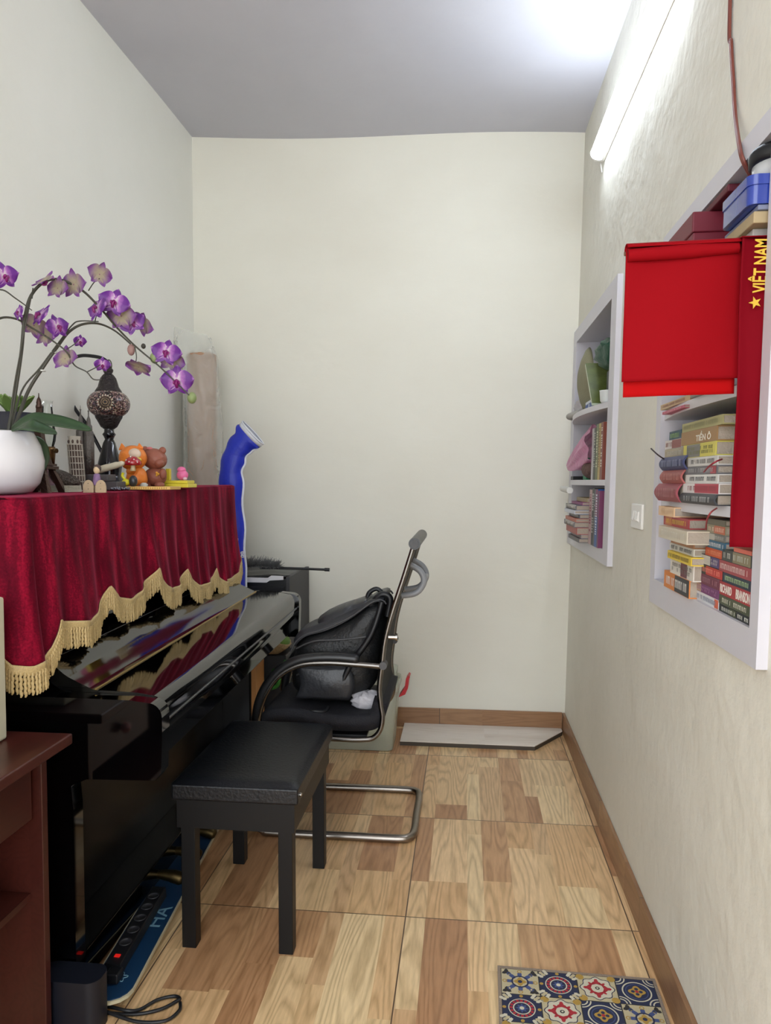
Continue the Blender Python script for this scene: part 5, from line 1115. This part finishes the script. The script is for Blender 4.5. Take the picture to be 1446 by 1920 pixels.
for a_, b_2 in zip(tiers, tiers[1:]):
    for k in range(16):
        a = 2*PI*k/16; p = lambda z: lp_((rr*.96*math.cos(a), rr*.96*math.sin(a), z)); b.tube([p(a_), p(b_2)], .0013, 5, False)
b.ob('arcades', M_pis, t)
b = B()
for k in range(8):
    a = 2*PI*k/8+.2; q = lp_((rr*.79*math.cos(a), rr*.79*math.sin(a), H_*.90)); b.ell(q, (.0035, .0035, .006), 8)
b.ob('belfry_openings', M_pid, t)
# ---- twin towers
y = 2.36; z0 = zt(y); c1, c2 = Y(153, 900, y), Y(168, 900, y)
t = thing('souvenir_towers', 'dull pewter twin towers souvenir with pointed spires behind the leaning tower', 'figurine', ((c1.x+c2.x)/2, y, z0)); M_pew = mat('pewter', (98, 92, 88), .45, .6, bump=.4, bscale=150)
for (c, vt) in ((c1, 762), (c2, 765)):
    H_ = zz(vt, y)-z0; b = B(); r = .0165
    prof = [(0, .012), (r, .012), (r, H_*.62), (r*.88, H_*.63), (r*.88, H_*.70), (r*.7, H_*.71), (r*.66, H_*.77), (r*.45, H_*.79), (r*.35, H_*.85), (r*.12, H_*.89), (r*.12, H_*.94), (r*.2, H_*.95), (r*.06, H_*.96), (.0006, H_)]
    b.lathe(prof, (c.x, y, z0), 32, wob=lambda a, z: 1+.06*math.cos(a*8)); b.ob('tower', M_pew, t)
b = B(); b.box(((c1.x+c2.x)/2, y, z0+.006), (.085, .06, .012)); b.ob('base', M_pew, t, bevel=.002)
b = B(); b.tube([(c1.x, y, z0+.10), (c2.x, y, z0+.10)], .003, 8); b.ob('bridge', M_pew, t)
# ---- mosaic lamp
y = 2.62; z0 = zt(y); ctr_ = Y(206, 900, y)
ml = thing('mosaic_lamp', 'dark bronze table lamp with a mosaic glass globe and swan-neck arm', 'lamp', (ctr_.x, y, z0))
LX = ctr_.x; M_dk = mat('blackened_metal', (26, 24, 30), .18, .6, coat=.5); M_cap = mat('bronze_filigree', (58, 52, 52), .4, .7, bump=.8, bscale=140)
q = lambda v: zz(v, y)-z0
b = B(); b.lathe([(0, 0), (.068, 0), (.07, .008), (.06, .018), (.046, .034), (.04, .05), (.044, .075), (.04, .095), (.022, q(832)), (.015, q(825)), (.019, q(820)), (.024, q(816)), (.018, q(812)), (.017, q(806))], (LX, y, z0), 40); b.ob('base', M_dk, ml)
b = B(); b.lathe([(.018, q(806)), (.028, q(802)), (.04, q(790)), (.045, q(786)), (.047, q(782))], (LX, y, z0), 40, wob=lambda a, z: 1+.05*abs(math.sin(a*5))); b.ob('lower_holder', M_cap, ml)
def mosaic():
    m, nt, p = newmat('mosaic_glass'); N = nt.nodes.new; L = nt.links.new; tc = N('ShaderNodeTexCoord')
    v = N('ShaderNodeTexVoronoi'); v.inputs['Scale'].default_value = 190; L(tc.outputs['Object'], v.inputs['Vector'])
    r = N('ShaderNodeValToRGB'); r.color_ramp.interpolation = 'CONSTANT'; e = r.color_ramp.elements; e[0].color = RGB(62, 44, 42); e[1].position = .35; e[1].color = RGB(132, 104, 96)
    for ps_, c in ((.6, (168, 136, 132)), (.78, (92, 70, 84)), (.9, (196, 184, 166))): x = e.new(ps_); x.color = RGB(*c)
    sp = N('ShaderNodeSeparateColor'); L(v.outputs['Color'], sp.inputs[0]); L(sp.outputs[0], r.inputs[0])
    lt = N('ShaderNodeMath'); lt.operation = 'GREATER_THAN'; lt.inputs[1].default_value = .55
    ve = N('ShaderNodeTexVoronoi'); ve.feature = 'DISTANCE_TO_EDGE'; ve.inputs['Scale'].default_value = 190; L(tc.outputs['Object'], ve.inputs['Vector']); lt.operation = 'LESS_THAN'; lt.inputs[1].default_value = .06; L(ve.outputs[0], lt.inputs[0])
    mx = N('ShaderNodeMix'); mx.data_type = 'RGBA'; L(lt.outputs[0], mx.inputs[0]); L(r.outputs[0], mx.inputs[6]); mx.inputs[7].default_value = RGB(44, 34, 34); L(mx.outputs[2], p.inputs['Base Color']); p.inputs['Roughness'].default_value = .25; return m
GZ = z0+q(760); GR = .0755; GH = (q(737)-q(784))/2*1.12
b = B(); b.lathe([(GR*math.sin(PI*k/24)**.8, GH*math.cos(PI*k/24)) for k in range(3, 22)], (LX, y, GZ), 48); b.ob('globe', mosaic(), ml)
b = B(); dv = (EYE-Vector((LX, y, GZ))); dv.z = 0; dv.normalize(); dv = Vector((.30, -.954, 0)); sd = Vector((dv.y*-1, dv.x, 0)); 
def gp(r, a, o=0.): # point on globe around the medallion centre
    u_ = r*math.cos(a); v_ = r*math.sin(a); ph_ = u_/GR; z_ = v_; k = max(.05, 1-(z_/GH)**2)**.42
    return Vector((LX, y, GZ+z_))+(dv*math.cos(ph_)+sd*math.sin(ph_))*(GR*k+o)
b = B(); M3 = [mat('mosaic_dark', (38, 30, 34), .3), mat('mosaic_white', (206, 200, 182), .3), mat('mosaic_tan', (150, 126, 98), .3)]
for k in range(16):
    a = 2*PI*k/16; b.m = 0; b.ell(gp(.034, a, .001), .0042, 8); b.m = 1
    b.add([gp(.0235, a-.12, .002), gp(.031, a, .002), gp(.0235, a+.12, .002)], [(0, 1, 2)], False); b.add([gp(.0235, a-.12, .0021), gp(.031, a, .0021), gp(.0235, a+.12, .0021)], [(2, 1, 0)], False)
for r_, m_ in ((.022, 2), (.018, 0), (.014, 2), (.0105, 0), (.007, 2), (.003, 0)):
    b.m = m_
    for k in range(24): b.ell(gp(r_, 2*PI*k/24, .001), .0021, 6)
b.ob('medallion', M3, ml)
b = B(); b.lathe([(.047, q(739)), (.046, q(736)), (.036, q(728)), (.033, q(722)), (.027, q(712)), (.018, q(706)), (.013, q(704)), (.017, q(700)), (.018, q(697)), (.012, q(693)), (.006, q(688)), (.006, q(682)), (0, q(681))], (LX, y, z0), 40, wob=lambda a, z: 1+.02*math.cos(a*12)); b.ob('domed_cap', M_cap, ml)
arm_ = spl([Y(u, v, yy) for u, v, yy in ((192, 850, 2.62), (165, 800, 2.63), (140, 765, 2.64), (126, 730, 2.64), (124, 700, 2.64), (134, 675, 2.64), (152, 667, 2.63), (175, 668, 2.62), (192, 672, 2.62), (203, 680, 2.62))], 8)
b = B(); b.tube(arm_, .0068, 10); b.ob('swan_neck_arm', M_dk, ml)
b = B(); b.tube([Y(204, 685, y)+Vector((.011*math.cos(a), 0, .02*math.sin(a))) for a in [2*PI*k/16 for k in range(17)]], .002, 6, False); b.ob('hanging_ring', M_cap, ml)
# ---- low grey stand, wooden doll, discs, wing, toys
y = 2.24; z0 = zt(y); c = Y(195, 905, y)
st2 = thing('display_stand', 'low dark grey stepped stand in front of the mosaic lamp', 'stand', (c.x, y, z0)); M_gs = mat('slate_stand', (78, 72, 74), .5)
xa, xb = Y(170, 900, y).x, Y(228, 900, y).x
b = B(); b.bb((xa, y-.03, z0), (xb, y+.03, z0+.028)); b.ob('lower_step', M_gs, st2, bevel=.003)
b = B(); b.bb((xa-.02, y-.035, z0+.0285), (xa+.075, y+.02, z0+.05)); b.ob('upper_step', M_gs, st2, bevel=.003)
y = 2.02; z0 = zt(y); c = Y(182, 915, y)
dl = thing('wooden_doll', 'tiny wooden doll in a lilac dress standing between two wooden half-discs', 'figurine', (c.x, y, z0))
b = B(); b.lathe([(0, .02), (.011, .02), (.013, .022), (.008, .052), (.0, .055)], (c.x, y, z0), 20); b.ob('dress', mat('lilac_paint', (122, 94, 130), .6, var=.3, vscale=120), dl)
b = B(); b.ell((c.x, y, z0+.064), (.0095, .009, .0115), 16); b.ob('head', mat('pale_wood', (196, 172, 138), .6), dl)
b = B(); b.ell((c.x, y+.003, z0+.068), (.0115, .0095, .0125), 16); b.ob('hair', mat('brown_paint', (70, 54, 48), .6), dl)
for s_ in (-1, 1): b = B(); b.tube([(c.x+s_*.005, y, z0), (c.x+s_*.005, y, z0+.022)], .0028, 8); b.ob('leg', mat('pale_wood', (196, 172, 138)), dl)
for dx, dy, lab in ((-.016, -.02, 'small wooden half-disc leaning left of the lilac doll'), (.02, -.018, 'small wooden half-disc with drilled dots right of the lilac doll')):
    b = B(); pf = [(-.0155, 0), (.0155, 0)]+[(.0155*math.cos(a), .014+.022*math.sin(a)) for a in [PI*k/12 for k in range(13)]]
    b.prism(pf, 0, .004, lambda p, s: Vector((c.x+dx+p[0], y+dy+s, zt(y+dy)+p[1]))); o = b.ob('wooden_disc', mat('pale_wood_end', (172, 150, 122), .7, var=.2, vscale=80), None, bevel=.001, org=(c.x+dx, y+dy, zt(y+dy))); tag(o, lab, 'ornament')
    b = B(); b.ell((c.x+dx, y+dy-.0003, zt(y)+.026), (.0012, .0006, .0012), 6); b.ell((c.x+dx, y+dy-.0003, zt(y)+.010), (.0012, .0006, .0012), 6); b.ob('drilled_dot', M_blk, o)
y = 2.34; z0 = zt(y)
b = B(); p0, p1 = Y(190, 880, y), Y(233, 868, y)
b.tube(spl([p0+Vector((-.02, 0, -.008)), p0, p0.lerp(p1, .6), p1], 6), [.006+.001*k for k in range(6)]+[.012]*4+[.011]*4+[.009]*3+[.007, .004], 12)
wi = b.ob('carved_shell', mat('cream_bone', (206, 196, 172), .5, var=.1, vscale=60), None, org=p0); tag(wi, 'cream horn-shaped ornament resting on the grey stand', 'ornament')
y = 2.3; z0 = zt(y); c = Y(236, 900, y)
ty = thing('toy_helicopter', 'little yellow and black toy beside the orange figurine', 'toy', (c.x, y, z0)); b = B(); b.ell((c.x, y, z0+.024), (.013, .012, .012), 16); b.tube(spl([(c.x-.002, y, z0+.032), (c.x-.012, y, z0+.045), (c.x-.008, y, z0+.055)], 5), .0045, 8); b.ob('toy_body', mat('toy_yellow', (206, 196, 40), .35), ty)
b = B(); b.ell((c.x+.022, y+.006, z0+.028), (.014, .012, .019), 16); b.ell((c.x+.002, y, z0+.006), (.02, .016, .006), 14); b.ob('toy_base', mat('toy_black', (46, 46, 50), .3), ty)
y = 2.2; z0 = zt(y); c = Y(232, 908, y)
b = B(); rnd = random.Random(9)
for k in range(34): b.ell((c.x-.03+.06*(k/34)+rnd.uniform(-.002, .002), y-.02+rnd.uniform(-.008, .008), zt(y)+.004+rnd.uniform(0, .006)), .0035, 8)
tag(b.ob('bead_bracelet', mat('silver_beads', (120, 122, 134), .2, .8), None, org=(c.x, y, z0)), 'silver bead bracelet in a heap in front of the grey stand', 'bracelet')
# ---- orange cat-eared figurine
y = 2.42; z0 = zt(y); c = Y(254, 900, y)
M_or = mat('orange_glaze', (222, 124, 44), .45, bump=.4, bscale=60, var=.12, vscale=20)
of = thing('cat_figurine', 'orange cat-eared figurine holding a red toadstool', 'figurine', (c.x, y, z0))
b = B(); b.lathe([(0, .008), (.03, .01), (.036, .03), (.032, .055), (.022, .07), (0, .074)], (c.x+.005, y, z0), 28); b.ob('body', M_or, of)
b = B(); b.ell((c.x-.008, y, z0+.105), (.047, .042, .043), 28); b.ob('head', M_or, of)
for dx in (-.036, .026):
    b = B(); b.add([Vector((c.x-.008+dx-.015, y-.006, z0+.13)), Vector((c.x-.008+dx+.017, y-.006, z0+.138)), Vector((c.x-.008+dx+.002, y+.012, z0+.134)), Vector((c.x-.008+dx-.004, y, z0+.160))], [(0, 1, 3), (1, 2, 3), (2, 0, 3), (0, 2, 1)]); b.ob('ear', M_or, of, bevel=.003)
b = B(); b.ell((c.x+.012, y-.03, z0+.118), (.022, .014, .019), 18); b.ob('face', mat('cream_face', (214, 190, 170), .5), of)
b = B(); b.ell((c.x+.02, y-.038, z0+.098), (.02, .012, .009), 14); b.ob('collar', mat('yellow_glaze', (216, 196, 80), .4), of)
for dx in (-.013, .02): b = B(); b.ell((c.x+dx, y-.012, z0+.008), (.014, .018, .009), 14); b.ob('foot', mat('brown_shoe', (116, 56, 38), .4), of)
b = B(); b.tube([(c.x-.012, y-.02, z0+.06), (c.x+.008, y-.042, z0+.058), (c.x+.018, y-.046, z0+.07)], [.011, .009, .008], 10); b.ob('arm', M_or, of)
b = B(); b.lathe([(0, 0), (.009, 0), (.0075, .012), (.006, .022), (0, .024)], (c.x+.018, y-.056, z0+.06), 16); ms = b.ob('toadstool_stem', mat('cream_glaze', (214, 196, 156), .4), of)
b = B(); b.lathe([(.006, .016), (.026, .018), (.028, .024), (.022, .038), (.010, .046), (0, .048)], (c.x+.018, y-.056, z0+.062), 28); mc = b.ob('toadstool_cap', mat('red_glaze', (156, 26, 38), .2, coat=.5), of)
b = B()
for a, r_, zq in ((-2.2, .024, .034), (-1.6, .0275, .028), (-1.0, .023, .036), (-1.7, .013, .045), (-.6, .027, .027), (-2.7, .027, .026)): b.ell((c.x+.018+r_*math.cos(a), y-.056+r_*math.sin(a), z0+.062+zq), .0026, 8)
b.ob('white_spot', mat('white_glaze', (226, 220, 214), .4), mc)
# ---- brown bear
y = 2.5; z0 = zt(y); c = Y(290, 897, y)
M_br = mat('brown_bear_glaze', (144, 84, 66), .5, bump=.3, bscale=60, var=.1)
br = thing('bear_figurine', 'reddish-brown bear figurine behind the red toadstool', 'figurine', (c.x, y, z0))
b = B(); b.ell((c.x+.002, y, z0+.04), (.04, .034, .034), 24); b.ob('body', M_br, br)
b = B(); b.ell((c.x, y, z0+.103), (.045, .038, .037), 24, Matrix.Rotation(.25, 3, 'Y')); b.ell((c.x+.026, y-.02, z0+.088), (.018, .018, .015), 14); b.ob('head', M_br, br)
for dx, dz in ((-.034, .135), (.03, .132)): b = B(); b.ell((c.x+dx, y, z0+dz), (.013, .009, .013), 14); b.ob('ear', M_br, br)
for dx in (-.022, .026): b = B(); b.ell((c.x+dx, y-.02, z0+.012), (.018, .02, .012), 14); b.ob('leg', M_br, br)
b = B(); b.ell((c.x+.036, y-.014, z0+.05), (.013, .014, .02), 12); b.ob('arm', M_br, br)
b = B()
for a in range(3): b.ell((c.x+.024+.004*math.cos(a*2.1), y-.033, z0+.05+.005*math.sin(a*2.1)), .0045, 8)
b.ob('bow', mat('gold_bow', (206, 150, 50), .4), br)
b = B(); b.ell((c.x-.012, y-.012, z0+.139), (.012, .008, .006), 10); b.ob('pink_crown', mat('pink_glaze', (196, 112, 112), .5), br)
y = 2.40; z0 = zt(y); c = Y(277, 900, y)
b = B(); b.lathe([(0, 0), (.009, .002), (.014, .016), (.006, .022), (0, .02)], (c.x, y-.03, zt(y-.03)), 14); tag(b.ob('white_shell', mat('grey_white', (190, 188, 180), .5), None, org=(c.x, y-.03, zt(y-.03))), 'tiny grey-white shell cup at the foot of the orange figurine', 'ornament')
# ---- yellow tray and toys
y = 2.42; z0 = zt(y); xa, xb = Y(258, 905, y).x, Y(352, 905, y).x
b = B(); b.bb((xa, 2.27, z0), (xb, 2.36, z0+.011)); 
tr_ = thing('wooden_tray', 'flat yellow wooden board with a ruler edge at the front of the piano top', 'board', ((xa+xb)/2, 2.31, zt(2.27))); 
zb0 = zt(2.36); b = B(); b.bb((xa, 2.27, zb0), (xb, 2.36, zb0+.010)); b.ob('board', mat('yellow_pine', (214, 172, 96), .5, var=.1), tr_, bevel=.002)
b = B()
for k in range(22): b.bb((xa+.006+k*(xb-xa-.012)/22, 2.2695, zb0+.002), (xa+.0075+k*(xb-xa-.012)/22, 2.27, zb0+.008))
b.ob('ruler_marks', mat('brown_ink', (120, 80, 40), .6), tr_)
y = 2.60; zb1 = zt(2.64); xa, xb = Y(300, 900, y).x, Y(362, 900, y).x
ys_ = thing('plastic_toy_set', 'yellow plastic stepped toy platform behind the wooden board', 'toy', ((xa+xb)/2, y, zb1)); M_yp = mat('lemon_plastic', (220, 204, 60), .35)
b = B(); b.bb((xa, 2.55, zb1), (xb, 2.64, zb1+.014)); b.ob('lower_platform', M_yp, ys_, bevel=.003)
b = B(); b.bb((xa+.03, 2.56, zb1+.0142), (xb-.005, 2.63, zb1+.026)); b.ob('upper_platform', M_yp, ys_, bevel=.003)
b = B(); b.bb((xa+.036, 2.565, zb1+.0262), (xa+.052, 2.58, zb1+.068)); b.ob('upright_block', M_yp, ys_, bevel=.002)
cx2 = Y(342, 880, 2.6).x; zz2 = zb1+.0262
pk = thing('toy_pig', 'small pink round toy sitting on the yellow toy platform', 'toy', (cx2, 2.6, zz2)); b = B(); b.ell((cx2, 2.6, zz2+.019), (.021, .019, .019), 20); b.ell((cx2-.003, 2.6, zz2+.038), (.016, .015, .012), 14); b.ob('body', mat('bubblegum_pink', (226, 110, 158), .4), pk)
b = B(); b.ell((cx2+.016, 2.583, zz2+.006), (.008, .008, .006), 10); b.ob('foot', mat('light_pink', (230, 190, 206), .4), pk)
